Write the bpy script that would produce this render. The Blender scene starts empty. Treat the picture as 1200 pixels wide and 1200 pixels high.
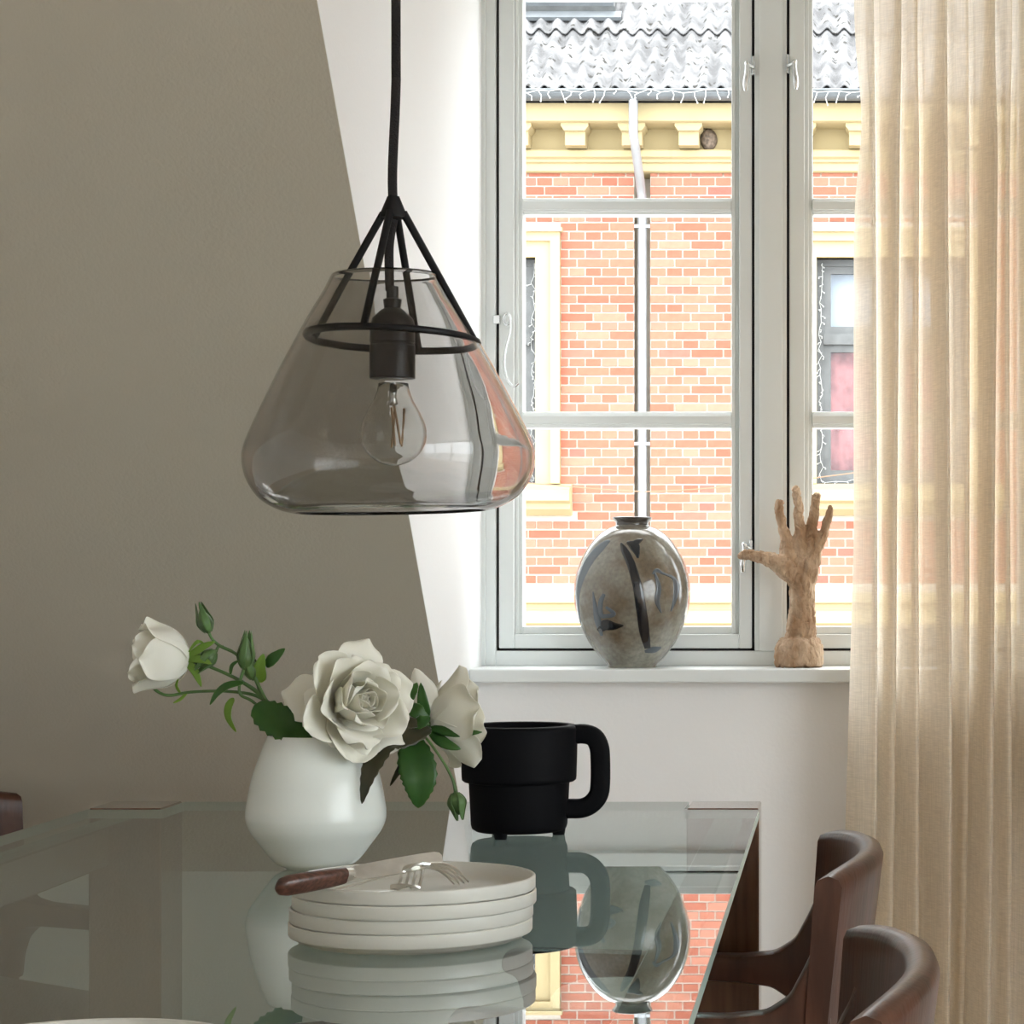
import bpy, bmesh, math, random
from mathutils import Vector, Matrix, noise
R = math.radians
random.seed(7)
scene = bpy.context.scene

# ------------------------------------------------------------------ camera, world, exposure
F, PX, PY = 2700.0, 978.0, 680.0          # focal length and principal point in 1200-px frame
CAMZ = 1.040
cam_d = bpy.data.cameras.new('camera')
cam_d.sensor_width = 36.0
cam_d.lens = 36.0 * F / 1200.0
cam_d.shift_x = -(PX - 600.0) / 1200.0
cam_d.shift_y = (PY - 600.0) / 1200.0
cam_d.clip_start = 0.05
cam_d.clip_end = 300
cam = bpy.data.objects.new('camera', cam_d)
cam.location = (0, 0, CAMZ)
cam.rotation_euler = (R(90), 0, 0)
scene.collection.objects.link(cam)
scene.camera = cam

world = bpy.data.worlds.new('overcast_sky')
scene.world = world
world.use_nodes = True
wn = world.node_tree
wn.nodes.clear()
w_out = wn.nodes.new('ShaderNodeOutputWorld')
w_bg = wn.nodes.new('ShaderNodeBackground')
w_tc = wn.nodes.new('ShaderNodeTexCoord')
w_sep = wn.nodes.new('ShaderNodeSeparateXYZ')
w_ramp = wn.nodes.new('ShaderNodeValToRGB')
w_ramp.color_ramp.elements[0].position = 0.0
w_ramp.color_ramp.elements[0].color = (0.80, 0.84, 0.88, 1)
w_ramp.color_ramp.elements[1].position = 1.0
w_ramp.color_ramp.elements[1].color = (1.0, 1.0, 1.0, 1)
wn.links.new(w_tc.outputs['Generated'], w_sep.inputs[0])
wn.links.new(w_sep.outputs['Z'], w_ramp.inputs[0])
wn.links.new(w_ramp.outputs[0], w_bg.inputs['Color'])
w_bg.inputs['Strength'].default_value = 2.0
wn.links.new(w_bg.outputs[0], w_out.inputs[0])

scene.view_settings.view_transform = 'Standard'
scene.view_settings.look = 'None'
scene.view_settings.gamma = 1.0
scene.view_settings.use_curve_mapping = False
scene.view_settings.exposure = 2.15
scene.cycles.transparent_max_bounces = 24
scene.cycles.max_bounces = 14
scene.cycles.diffuse_bounces = 6
scene.cycles.sample_clamp_indirect = 6.0

C = scene.collection

# ------------------------------------------------------------------ helpers
def W(px, py, d):
    """room position of a point d metres in front of the camera, read off a 1200-px frame"""
    return Vector(((px - PX) * d / F, d, CAMZ - (py - PY) * d / F))

def link(o, parent=None):
    C.objects.link(o)
    if parent is not None:
        o.parent = parent
    return o

def empty(name, loc=(0, 0, 0), rz=0.0):
    o = bpy.data.objects.new(name, None)
    o.empty_display_size = 0.05
    o.location = loc
    o.rotation_euler = (0, 0, rz)
    C.objects.link(o)
    return o

def tag(o, label=None, cat=None, group=None, kind=None):
    if label: o['label'] = label
    if cat: o['category'] = cat
    if group: o['group'] = group
    if kind: o['kind'] = kind
    return o

def to_obj(name, bm, mat, parent=None, smooth=False, recalc=True, world=True, auto=None):
    """bmesh -> object; vertices given in room coordinates, shifted to the parent's frame"""
    if recalc:
        bmesh.ops.recalc_face_normals(bm, faces=bm.faces)
    me = bpy.data.meshes.new(name)
    bm.to_mesh(me)
    bm.free()
    for m in (mat if isinstance(mat, (list, tuple)) else [mat]):
        me.materials.append(m)
    if smooth:
        me.polygons.foreach_set('use_smooth', [True] * len(me.polygons))
        if auto is not None:
            me.set_sharp_from_angle(angle=R(auto))
    o = bpy.data.objects.new(name, me)
    link(o, parent)
    if parent is not None and world:
        bpy.context.view_layer.update()
        o.matrix_parent_inverse = Matrix.Identity(4)
        inv = chain_matrix(parent).inverted()
        me.transform(inv)
    return o

def chain_matrix(o):
    m = Matrix.LocRotScale(o.location, o.rotation_euler, o.scale)
    return chain_matrix(o.parent) @ m if o.parent else m

def box(bm, x0, x1, y0, y1, z0, z1, bev=0.0, mi=0, segs=1):
    vs = [bm.verts.new((x, y, z)) for x in (x0, x1) for y in (y0, y1) for z in (z0, z1)]
    idx = [(0, 1, 3, 2), (4, 6, 7, 5), (0, 4, 5, 1), (2, 3, 7, 6), (0, 2, 6, 4), (1, 5, 7, 3)]
    fs = [bm.faces.new([vs[i] for i in f]) for f in idx]
    for f in fs:
        f.material_index = mi
    if bev > 0:
        bmesh.ops.recalc_face_normals(bm, faces=fs)
        es = list({e for f in fs for e in f.edges})
        bmesh.ops.bevel(bm, geom=es, offset=bev, segments=segs, profile=0.5, affect='EDGES')
    return bm

def prism(bm, poly, axis, a, b, bev=0.0):
    """extrude a polygon along an axis. axis 'x': poly is (y,z); 'y': (x,z); 'z': (x,y)"""
    def mk(p, t):
        return {'x': (t, p[0], p[1]), 'y': (p[0], t, p[1]), 'z': (p[0], p[1], t)}[axis]
    v0 = [bm.verts.new(mk(p, a)) for p in poly]
    v1 = [bm.verts.new(mk(p, b)) for p in poly]
    n = len(poly)
    fs = [bm.faces.new(v0), bm.faces.new(v1[::-1])]
    for i in range(n):
        fs.append(bm.faces.new([v0[i], v1[i], v1[(i + 1) % n], v0[(i + 1) % n]]))
    if bev > 0:
        bmesh.ops.recalc_face_normals(bm, faces=fs)
        es = list({e for f in fs for e in f.edges})
        bmesh.ops.bevel(bm, geom=es, offset=bev, segments=2, profile=0.5, affect='EDGES')
    return fs

def lathe(bm, prof, cx, cy, n=48, z0=0.0, squash=1.0):
    """revolve (r,z) profile round a vertical axis; r=0 ends close to a point"""
    rings = []
    for r, z in prof:
        if r <= 1e-6:
            rings.append([bm.verts.new((cx, cy, z0 + z))])
        else:
            rings.append([bm.verts.new((cx + r * math.cos(2 * math.pi * k / n),
                                        cy + r * squash * math.sin(2 * math.pi * k / n), z0 + z)) for k in range(n)])
    for a, b in zip(rings, rings[1:]):
        for k in range(n):
            k2 = (k + 1) % n
            if len(a) == 1 and len(b) == 1:
                continue
            if len(a) == 1:
                bm.faces.new([a[0], b[k], b[k2]])
            elif len(b) == 1:
                bm.faces.new([a[k], b[0], a[k2]])
            else:
                bm.faces.new([a[k], b[k], b[k2], a[k2]])

def smooth_pts(pts, sub=6):
    """Catmull-Rom through points (tuples of any length)"""
    P = [tuple(p) for p in pts]
    out = []
    n = len(P)
    for i in range(n - 1):
        p0, p1, p2, p3 = P[max(i - 1, 0)], P[i], P[i + 1], P[min(i + 2, n - 1)]
        for k in range(sub):
            t = k / sub
            out.append(tuple(0.5 * (2 * b + (c - a) * t + (2 * a - 5 * b + 4 * c - d) * t * t + (-a + 3 * b - 3 * c + d) * t ** 3)
                             for a, b, c, d in zip(p0, p1, p2, p3)))
    out.append(P[-1])
    return out

def tube(bm, pts, r, n=8, sub=0, closed=False, section=None, up=None, cap=True):
    """sweep a circle (or section polygon [(a,b)]) along points; r number or list"""
    if sub:
        if isinstance(r, (list, tuple)):
            q = smooth_pts([tuple(p) + (rr,) for p, rr in zip(pts, r)], sub)
            pts = [Vector(p[:3]) for p in q]
            r = [max(p[3], 1e-5) for p in q]
        else:
            pts = [Vector(p) for p in smooth_pts([tuple(p) for p in pts], sub)]
    pts = [Vector(p) for p in pts]
    m = len(pts)
    rr = r if isinstance(r, (list, tuple)) else [r] * m
    sec = section or [(math.cos(2 * math.pi * k / n), math.sin(2 * math.pi * k / n)) for k in range(n)]
    n = len(sec)
    rings = []
    ref = Vector(up) if up else None
    prev = None
    for i in range(m):
        if closed:
            t = (pts[(i + 1) % m] - pts[i - 1]).normalized()
        else:
            t = (pts[min(i + 1, m - 1)] - pts[max(i - 1, 0)]).normalized()
        if ref is not None:
            u = ref
        elif prev is None:
            u = Vector((0, 0, 1)) if abs(t.z) < 0.9 else Vector((1, 0, 0))
        else:
            u = prev
        s = t.cross(u)
        if s.length < 1e-6:
            s = t.cross(Vector((0.3, 0.9, 0.1)))
        s.normalize()
        v = s.cross(t).normalized()
        prev = v
        rings.append([bm.verts.new(pts[i] + (s * a + v * b) * rr[i]) for a, b in sec])
    rng = range(m) if closed else range(m - 1)
    for i in rng:
        a, b = rings[i], rings[(i + 1) % m]
        for k in range(n):
            bm.faces.new([a[k], a[(k + 1) % n], b[(k + 1) % n], b[k]])
    if cap and not closed:
        bm.faces.new(rings[0][::-1])
        bm.faces.new(rings[-1])

def ball(bm, c, r, u=12, v=8, scale=(1, 1, 1)):
    m = Matrix.Translation(Vector(c)) @ Matrix.Diagonal((r * scale[0], r * scale[1], r * scale[2], 1))
    bmesh.ops.create_uvsphere(bm, u_segments=u, v_segments=v, radius=1.0, matrix=m)

def rrect(w, h, r, k=3):
    """rounded rectangle section"""
    out = []
    for sx, sy, a0 in ((1, 1, 0), (-1, 1, 90), (-1, -1, 180), (1, -1, 270)):
        for i in range(k + 1):
            a = R(a0 + 90 * i / k)
            out.append((sx * (w / 2 - r) + r * math.cos(a), sy * (h / 2 - r) + r * math.sin(a)))
    return out

def sheet(bm, rows, thick=None):
    """grid surface from rows of points; thick adds a back side"""
    g = [[bm.verts.new(p) for p in row] for row in rows]
    fs = []
    for i in range(len(g) - 1):
        for j in range(len(g[0]) - 1):
            fs.append(bm.faces.new([g[i][j], g[i][j + 1], g[i + 1][j + 1], g[i + 1][j]]))
    if thick:
        bm.normal_update()
        g2 = [[bm.verts.new(v.co - v.normal * thick) for v in row] for row in g]
        n, m = len(g), len(g[0])
        for i in range(n - 1):
            for j in range(m - 1):
                bm.faces.new([g2[i][j], g2[i + 1][j], g2[i + 1][j + 1], g2[i][j + 1]])
        for i in range(n - 1):
            bm.faces.new([g[i][0], g[i + 1][0], g2[i + 1][0], g2[i][0]])
            bm.faces.new([g[i][-1], g2[i][-1], g2[i + 1][-1], g[i + 1][-1]])
        for j in range(m - 1):
            bm.faces.new([g[0][j], g2[0][j], g2[0][j + 1], g[0][j + 1]])
            bm.faces.new([g[-1][j], g[-1][j + 1], g2[-1][j + 1], g2[-1][j]])

def nb():
    return bmesh.new()

# ------------------------------------------------------------------ materials
def mat(name):
    m = bpy.data.materials.new(name)
    m.use_nodes = True
    nt = m.node_tree
    nt.nodes.clear()
    out = nt.nodes.new('ShaderNodeOutputMaterial')
    return m, nt, out

def L(nt, a, b):
    nt.links.new(a, b)

def principled(name, col, rough=0.5, metal=0.0, spec=0.5, var=0.0, vscale=8.0, vstretch=(1, 1, 1), bump=0.0, bscale=60.0,
               col2=None, coat=0.0):
    m, nt, out = mat(name)
    p = nt.nodes.new('ShaderNodeBsdfPrincipled')
    p.inputs['Base Color'].default_value = (*col, 1)
    p.inputs['Roughness'].default_value = rough
    p.inputs['Metallic'].default_value = metal
    p.inputs['Specular IOR Level'].default_value = spec
    p.inputs['Coat Weight'].default_value = coat
    p.inputs['Coat Roughness'].default_value = 0.06
    L(nt, p.outputs[0], out.inputs[0])
    tc = nt.nodes.new('ShaderNodeTexCoord')
    mp = nt.nodes.new('ShaderNodeMapping')
    mp.inputs['Scale'].default_value = vstretch
    L(nt, tc.outputs['Object'], mp.inputs[0])
    if var or col2:
        n = nt.nodes.new('ShaderNodeTexNoise')
        n.inputs['Scale'].default_value = vscale
        n.inputs['Detail'].default_value = 5
        L(nt, mp.outputs[0], n.inputs['Vector'])
        r = nt.nodes.new('ShaderNodeValToRGB')
        c2 = col2 or tuple(max(0, c * (1 - var)) for c in col)
        r.color_ramp.elements[0].position = 0.35
        r.color_ramp.elements[1].position = 0.65
        r.color_ramp.elements[0].color = (*c2, 1)
        r.color_ramp.elements[1].color = (*col, 1)
        L(nt, n.outputs['Fac'], r.inputs[0])
        L(nt, r.outputs[0], p.inputs['Base Color'])
    if bump:
        n2 = nt.nodes.new('ShaderNodeTexNoise')
        n2.inputs['Scale'].default_value = bscale
        n2.inputs['Detail'].default_value = 4
        L(nt, mp.outputs[0], n2.inputs['Vector'])
        b = nt.nodes.new('ShaderNodeBump')
        b.inputs['Strength'].default_value = bump
        b.inputs['Distance'].default_value = 0.01
        L(nt, n2.outputs['Fac'], b.inputs['Height'])
        L(nt, b.outputs[0], p.inputs['Normal'])
    return m

def schlick(nt, f0=0.03, double=True, power=5.0):
    """reflectance of a pane (both surfaces) from the angle of incidence"""
    g = nt.nodes.new('ShaderNodeNewGeometry')
    d = nt.nodes.new('ShaderNodeVectorMath'); d.operation = 'DOT_PRODUCT'
    L(nt, g.outputs['Incoming'], d.inputs[0]); L(nt, g.outputs['Normal'], d.inputs[1])
    def mth(op, a, b=None, clamp=False):
        n = nt.nodes.new('ShaderNodeMath'); n.operation = op; n.use_clamp = clamp
        for i, v in enumerate((a, b)):
            if v is None: continue
            if isinstance(v, (int, float)): n.inputs[i].default_value = v
            else: L(nt, v, n.inputs[i])
        return n.outputs[0]
    c = mth('ABSOLUTE', d.outputs['Value'])
    q = mth('POWER', mth('SUBTRACT', 1.0, c, True), power)
    f = mth('ADD', mth('MULTIPLY', q, 1 - f0), f0)
    if double:
        f = mth('DIVIDE', mth('MULTIPLY', f, 2.0), mth('ADD', f, 1.0))
    return f

def pane_mat(name, tint=(1, 1, 1), rough=0.0, power=5.0, f0=0.011):
    m, nt, out = mat(name)
    t = nt.nodes.new('ShaderNodeBsdfTransparent'); t.inputs[0].default_value = (*tint, 1)
    g = nt.nodes.new('ShaderNodeBsdfGlossy'); g.inputs['Roughness'].default_value = rough
    mx = nt.nodes.new('ShaderNodeMixShader')
    L(nt, schlick(nt, f0=f0, power=power), mx.inputs[0]); L(nt, t.outputs[0], mx.inputs[1]); L(nt, g.outputs[0], mx.inputs[2])
    L(nt, mx.outputs[0], out.inputs[0])
    return m

def clear_mat(name, tint=(1, 1, 1)):
    m, nt, out = mat(name)
    t = nt.nodes.new('ShaderNodeBsdfTransparent'); t.inputs[0].default_value = (*tint, 1)
    L(nt, t.outputs[0], out.inputs[0])
    return m

def glass_mat(name, tint=(1, 1, 1), ior=1.45):
    m, nt, out = mat(name)
    g = nt.nodes.new('ShaderNodeBsdfGlass'); g.inputs['Color'].default_value = (*tint, 1)
    g.inputs['Roughness'].default_value = 0.0; g.inputs['IOR'].default_value = ior
    L(nt, g.outputs[0], out.inputs[0])
    return m

def thin_mat(name, col, trans_col, trans=0.4, rough=0.6, gloss=0.0, veins=None, holes=0.0):
    """diffuse + translucent sheet for petals, leaves and cloth"""
    m, nt, out = mat(name)
    d = nt.nodes.new('ShaderNodeBsdfDiffuse'); d.inputs[0].default_value = (*col, 1)
    t = nt.nodes.new('ShaderNodeBsdfTranslucent'); t.inputs[0].default_value = (*trans_col, 1)
    mx = nt.nodes.new('ShaderNodeMixShader'); mx.inputs[0].default_value = trans
    L(nt, d.outputs[0], mx.inputs[1]); L(nt, t.outputs[0], mx.inputs[2])
    last = mx.outputs[0]
    tc = nt.nodes.new('ShaderNodeTexCoord')
    if veins:
        n = nt.nodes.new('ShaderNodeTexNoise'); n.inputs['Scale'].default_value = veins[0]; n.inputs['Detail'].default_value = 4
        L(nt, tc.outputs['Object'], n.inputs['Vector'])
        r = nt.nodes.new('ShaderNodeValToRGB')
        r.color_ramp.elements[0].position = 0.35; r.color_ramp.elements[1].position = 0.7
        r.color_ramp.elements[0].color = (*col, 1); r.color_ramp.elements[1].color = (*veins[1], 1)
        L(nt, n.outputs['Fac'], r.inputs[0]); L(nt, r.outputs[0], d.inputs[0])
    if gloss:
        g = nt.nodes.new('ShaderNodeBsdfGlossy'); g.inputs['Roughness'].default_value = rough
        mg = nt.nodes.new('ShaderNodeMixShader')
        lw = nt.nodes.new('ShaderNodeFresnel'); lw.inputs[0].default_value = 1.4
        ml = nt.nodes.new('ShaderNodeMath'); ml.operation = 'MULTIPLY'; ml.inputs[1].default_value = gloss; ml.use_clamp = True
        L(nt, lw.outputs[0], ml.inputs[0]); L(nt, ml.outputs[0], mg.inputs[0])
        L(nt, last, mg.inputs[1]); L(nt, g.outputs[0], mg.inputs[2])
        last = mg.outputs[0]
    L(nt, last, out.inputs[0])
    return m, nt, out, last

def wood_mat(name, c1, c2, rough=0.35, axis=(1, 14, 14), scale=6.0, spec=0.5, coat=0.0):
    return principled(name, c1, rough, spec=spec, coat=coat, vscale=scale, vstretch=axis, col2=c2, bump=0.05, bscale=18)

M = {}
M['slope'] = principled('paint_sage_beige', (0.52, 0.49, 0.41), 0.9, spec=0.12, bump=0.12, bscale=220, var=0.03, vscale=3)
M['white_wall'] = principled('paint_warm_white', (0.87, 0.87, 0.865), 0.85, spec=0.15, bump=0.05, bscale=150)
M['ceil'] = principled('paint_ceiling', (0.72, 0.70, 0.66), 0.9, spec=0.1, bump=0.04, bscale=150)
M['joinery'] = principled('paint_gloss_white', (0.79, 0.825, 0.82), 0.38, spec=0.4, var=0.02, vscale=5)
M['gasket'] = principled('rubber_black', (0.008, 0.008, 0.009), 0.6)
M['floor'] = wood_mat('oak_floor', (0.52, 0.36, 0.22), (0.40, 0.26, 0.15), 0.4, axis=(9, 1, 9), scale=3)
M['chrome'] = principled('brushed_steel', (0.72, 0.74, 0.75), 0.22, metal=1.0)
M['pane'] = pane_mat('window_pane', (0.97, 0.985, 0.98))
M['pane_back'] = clear_mat('window_pane_inner_face')
M['table_glass'] = pane_mat('table_glass_face', (0.56, 0.72, 0.69), power=4.5, f0=0.035)
M['table_glass_under'] = clear_mat('table_glass_under_face', (0.96, 1.0, 0.98))
M['glass_edge'] = principled('glass_cut_edge', (0.62, 0.80, 0.74), 0.12, spec=0.8)
M['walnut'] = wood_mat('walnut', (0.165, 0.080, 0.046), (0.10, 0.048, 0.028), 0.22, axis=(12, 12, 1), scale=7, coat=0.9)
M['chairwood'] = wood_mat('chair_walnut', (0.095, 0.040, 0.025), (0.05, 0.022, 0.014), 0.33, axis=(10, 10, 1.5), scale=5, spec=0.4, coat=0.06)
M['seatpad'] = principled('seat_leather', (0.05, 0.03, 0.025), 0.45, bump=0.2, bscale=120)
M['black_metal'] = principled('black_powder_coat', (0.006, 0.006, 0.007), 0.5, spec=0.25)
M['black_cord'] = principled('black_textile_cord', (0.012, 0.010, 0.011), 0.85, bump=0.6, bscale=700)
M['socket'] = principled('bakelite_black', (0.010, 0.010, 0.011), 0.35, spec=0.3)
M['smoke_glass'] = glass_mat('pendant_glass', (0.83, 0.825, 0.82), 1.45)
M['bulb_glass'] = glass_mat('bulb_glass', (0.97, 0.97, 0.96), 1.3)
M['filament'] = principled('led_filament', (0.55, 0.34, 0.16), 0.5)
M['white_ceramic'] = principled('white_glaze', (0.72, 0.75, 0.71), 0.24, spec=0.45, coat=0.1)
M['plate'] = principled('plate_glaze', (0.58, 0.57, 0.52), 0.28, spec=0.5, var=0.04, vscale=20)
M['black_ceramic'] = principled('matt_black_glaze', (0.004, 0.004, 0.005), 0.65, spec=0.1)
M['knife_handle'] = wood_mat('rosewood', (0.115, 0.05, 0.035), (0.04, 0.018, 0.013), 0.3, axis=(1, 8, 8), scale=40)
M['silver'] = principled('worn_silver', (0.88, 0.87, 0.83), 0.30, metal=1.0, var=0.12, vscale=60)
M['stem'] = principled('rose_stem', (0.10, 0.20, 0.055), 0.5, var=0.4, vscale=40)
M['bud'] = principled('rose_bud_green', (0.10, 0.17, 0.05), 0.5, col2=(0.04, 0.085, 0.025), vscale=60)
M['leaf'] = thin_mat('rose_leaf', (0.035, 0.10, 0.025), (0.16, 0.36, 0.04), 0.35, 0.35, 1.0, veins=(60, (0.06, 0.15, 0.035)))[0]
M['leaf_dark'] = thin_mat('rose_leaf_bronze', (0.045, 0.048, 0.026), (0.10, 0.10, 0.03), 0.25, 0.35, 1.0, veins=(60, (0.075, 0.065, 0.038)))[0]
M['leaf_light'] = thin_mat('rose_leaf_young', (0.22, 0.36, 0.07), (0.35, 0.55, 0.08), 0.45, 0.4, 0.6)[0]
M['petal'] = thin_mat('rose_petal', (0.93, 0.92, 0.86), (0.95, 0.92, 0.78), 0.30, 0.5, 0.25, veins=(28, (0.92, 0.91, 0.82)))[0]

def linen():
    m, nt, out, last = thin_mat('curtain_linen', (0.74, 0.66, 0.545), (0.96, 0.895, 0.79), 0.62)
    tc = nt.nodes.new('ShaderNodeTexCoord')
    d = [n for n in nt.nodes if n.type == 'BSDF_DIFFUSE'][0]
    t = [n for n in nt.nodes if n.type == 'BSDF_TRANSLUCENT'][0]
    outs = []
    for sc in ((700, 700, 20), (50, 50, 700)):
        mp = nt.nodes.new('ShaderNodeMapping'); mp.inputs['Scale'].default_value = sc
        n = nt.nodes.new('ShaderNodeTexNoise'); n.inputs['Scale'].default_value = 1.0; n.inputs['Detail'].default_value = 2
        L(nt, tc.outputs['Object'], mp.inputs[0]); L(nt, mp.outputs[0], n.inputs['Vector'])
        outs.append(n.outputs['Fac'])
    mx = nt.nodes.new('ShaderNodeMath'); mx.operation = 'MULTIPLY'
    L(nt, outs[0], mx.inputs[0]); L(nt, outs[1], mx.inputs[1])
    mr = nt.nodes.new('ShaderNodeMapRange')
    mr.inputs['From Min'].default_value = 0.14; mr.inputs['From Max'].default_value = 0.38
    mr.inputs['To Min'].default_value = 0.94; mr.inputs['To Max'].default_value = 1.03
    L(nt, mx.outputs[0], mr.inputs['Value'])
    for node in (d, t):
        v = nt.nodes.new('ShaderNodeVectorMath'); v.operation = 'SCALE'
        v.inputs[0].default_value = tuple(node.inputs[0].default_value)[:3]
        L(nt, mr.outputs[0], v.inputs['Scale'])
        L(nt, v.outputs[0], node.inputs[0])
    tr = nt.nodes.new('ShaderNodeBsdfTransparent')
    mh = nt.nodes.new('ShaderNodeMixShader')
    hm = nt.nodes.new('ShaderNodeMapRange')
    hm.inputs['From Min'].default_value = 0.14; hm.inputs['From Max'].default_value = 0.38
    hm.inputs['To Min'].default_value = 0.18; hm.inputs['To Max'].default_value = 0.08
    L(nt, mx.outputs[0], hm.inputs['Value'])
    L(nt, hm.outputs[0], mh.inputs[0]); L(nt, last, mh.inputs[1]); L(nt, tr.outputs[0], mh.inputs[2])
    L(nt, mh.outputs[0], out.inputs[0])
    return m
M['linen'] = linen()

def brick_mat():
    m, nt, out = mat('red_brick')
    p = nt.nodes.new('ShaderNodeBsdfPrincipled'); p.inputs['Roughness'].default_value = 0.9
    p.inputs['Specular IOR Level'].default_value = 0.1
    oi = nt.nodes.new('ShaderNodeObjectInfo'); ge = nt.nodes.new('ShaderNodeNewGeometry')
    a = nt.nodes.new('ShaderNodeMath'); a.operation = 'ADD'
    f = nt.nodes.new('ShaderNodeMath'); f.operation = 'FRACT'
    L(nt, oi.outputs['Random'], a.inputs[0]); L(nt, ge.outputs['Random Per Island'], a.inputs[1]); L(nt, a.outputs[0], f.inputs[0])
    r = nt.nodes.new('ShaderNodeValToRGB')
    cols = [(0.0, (0.285, 0.091, 0.059)), (0.3, (0.325, 0.119, 0.078)), (0.6, (0.349, 0.138, 0.093)), (0.85, (0.372, 0.166, 0.115)), (1.0, (0.270, 0.099, 0.076))]
    e = r.color_ramp.elements
    e[0].position, e[0].color = cols[0][0], (*cols[0][1], 1)
    e[1].position, e[1].color = cols[-1][0], (*cols[-1][1], 1)
    for pos, c in cols[1:-1]:
        x = e.new(pos); x.color = (*c, 1)
    L(nt, f.outputs[0], r.inputs[0])
    tc = nt.nodes.new('ShaderNodeTexCoord')
    n = nt.nodes.new('ShaderNodeTexNoise'); n.inputs['Scale'].default_value = 30; n.inputs['Detail'].default_value = 5
    L(nt, tc.outputs['Object'], n.inputs['Vector'])
    mr = nt.nodes.new('ShaderNodeMapRange'); mr.inputs['To Min'].default_value = 0.78; mr.inputs['To Max'].default_value = 1.2
    L(nt, n.outputs['Fac'], mr.inputs['Value'])
    v = nt.nodes.new('ShaderNodeVectorMath'); v.operation = 'SCALE'
    L(nt, r.outputs[0], v.inputs[0]); L(nt, mr.outputs[0], v.inputs['Scale'])
    L(nt, v.outputs[0], p.inputs['Base Color'])
    L(nt, p.outputs[0], out.inputs[0])
    return m
M['brick'] = brick_mat()
M['mortar'] = principled('lime_mortar', (0.55, 0.50, 0.43), 0.95, spec=0.1, var=0.1, vscale=10)
M['cream'] = principled('cream_stucco', (0.42, 0.345, 0.195), 0.85, spec=0.15, var=0.08, vscale=4)
M['zinc'] = principled('zinc', (0.14, 0.155, 0.165), 0.5, metal=0.3, var=0.2, vscale=9)
M['galv'] = principled('galvanised_pipe', (0.33, 0.345, 0.36), 0.35, metal=0.35, var=0.15, vscale=7)
M['dark_frame'] = principled('dark_window_paint', (0.10, 0.105, 0.105), 0.5, var=0.3, vscale=12)
M['far_pane'] = pane_mat('far_pane', (0.9, 0.93, 0.95))
M['blind'] = principled('white_blind', (0.50, 0.52, 0.58), 0.8)
M['pink_cloth'] = principled('pink_cloth', (0.48, 0.17, 0.16), 0.9, var=0.5, vscale=9)
M['wire_white'] = principled('white_wire', (0.45, 0.46, 0.45), 0.6)
M['cable'] = principled('brown_cable', (0.26, 0.15, 0.09), 0.7)
M['nest'] = principled('dry_mud', (0.22, 0.17, 0.13), 1.0, var=0.6, vscale=40, bump=0.6, bscale=50)
M['skylight'] = principled('skylight_glass', (0.42, 0.415, 0.40), 0.15, spec=0.6)
M['street'] = principled('street_paving', (0.42, 0.41, 0.40), 0.9, var=0.2, vscale=2)
M['facade_plain'] = principled('pale_render', (0.75, 0.72, 0.66), 0.9)

def roof_mat():
    m, nt, out = mat('fibre_cement')
    p = nt.nodes.new('ShaderNodeBsdfPrincipled'); p.inputs['Roughness'].default_value = 0.95
    p.inputs['Specular IOR Level'].default_value = 0.1
    tc = nt.nodes.new('ShaderNodeTexCoord')
    n1 = nt.nodes.new('ShaderNodeTexNoise'); n1.inputs['Scale'].default_value = 7; n1.inputs['Detail'].default_value = 6
    n2 = nt.nodes.new('ShaderNodeTexVoronoi'); n2.inputs['Scale'].default_value = 13
    n3 = nt.nodes.new('ShaderNodeTexNoise'); n3.inputs['Scale'].default_value = 24; n3.inputs['Detail'].default_value = 3
    for n in (n1, n2, n3): L(nt, tc.outputs['Object'], n.inputs['Vector'])
    r1 = nt.nodes.new('ShaderNodeValToRGB')
    r1.color_ramp.elements[0].position = 0.38; r1.color_ramp.elements[0].color = (0.115, 0.115, 0.117, 1)
    r1.color_ramp.elements[1].position = 0.60; r1.color_ramp.elements[1].color = (0.20, 0.20, 0.202, 1)
    L(nt, n1.outputs['Fac'], r1.inputs[0])
    r2 = nt.nodes.new('ShaderNodeValToRGB')
    r2.color_ramp.elements[0].position = 0.26; r2.color_ramp.elements[0].color = (1, 1, 1, 1)
    r2.color_ramp.elements[1].position = 0.36; r2.color_ramp.elements[1].color = (0, 0, 0, 1)
    L(nt, n2.outputs['Distance'], r2.inputs[0])
    r3 = nt.nodes.new('ShaderNodeValToRGB')
    r3.color_ramp.elements[0].position = 0.46; r3.color_ramp.elements[0].color = (0, 0, 0, 1)
    r3.color_ramp.elements[1].position = 0.56; r3.color_ramp.elements[1].color = (1, 1, 1, 1)
    L(nt, n3.outputs['Fac'], r3.inputs[0])
    ml = nt.nodes.new('ShaderNodeMath'); ml.operation = 'MULTIPLY'
    L(nt, r2.outputs[0], ml.inputs[0]); L(nt, r3.outputs[0], ml.inputs[1])
    mx = nt.nodes.new('ShaderNodeMix'); mx.data_type = 'RGBA'
    L(nt, ml.outputs[0], mx.inputs[0]); L(nt, r1.outputs[0], mx.inputs[6]); mx.inputs[7].default_value = (0.05, 0.048, 0.044, 1)
    L(nt, mx.outputs[2], p.inputs['Base Color'])
    L(nt, p.outputs[0], out.inputs[0])
    return m
M['roof'] = roof_mat()

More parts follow.
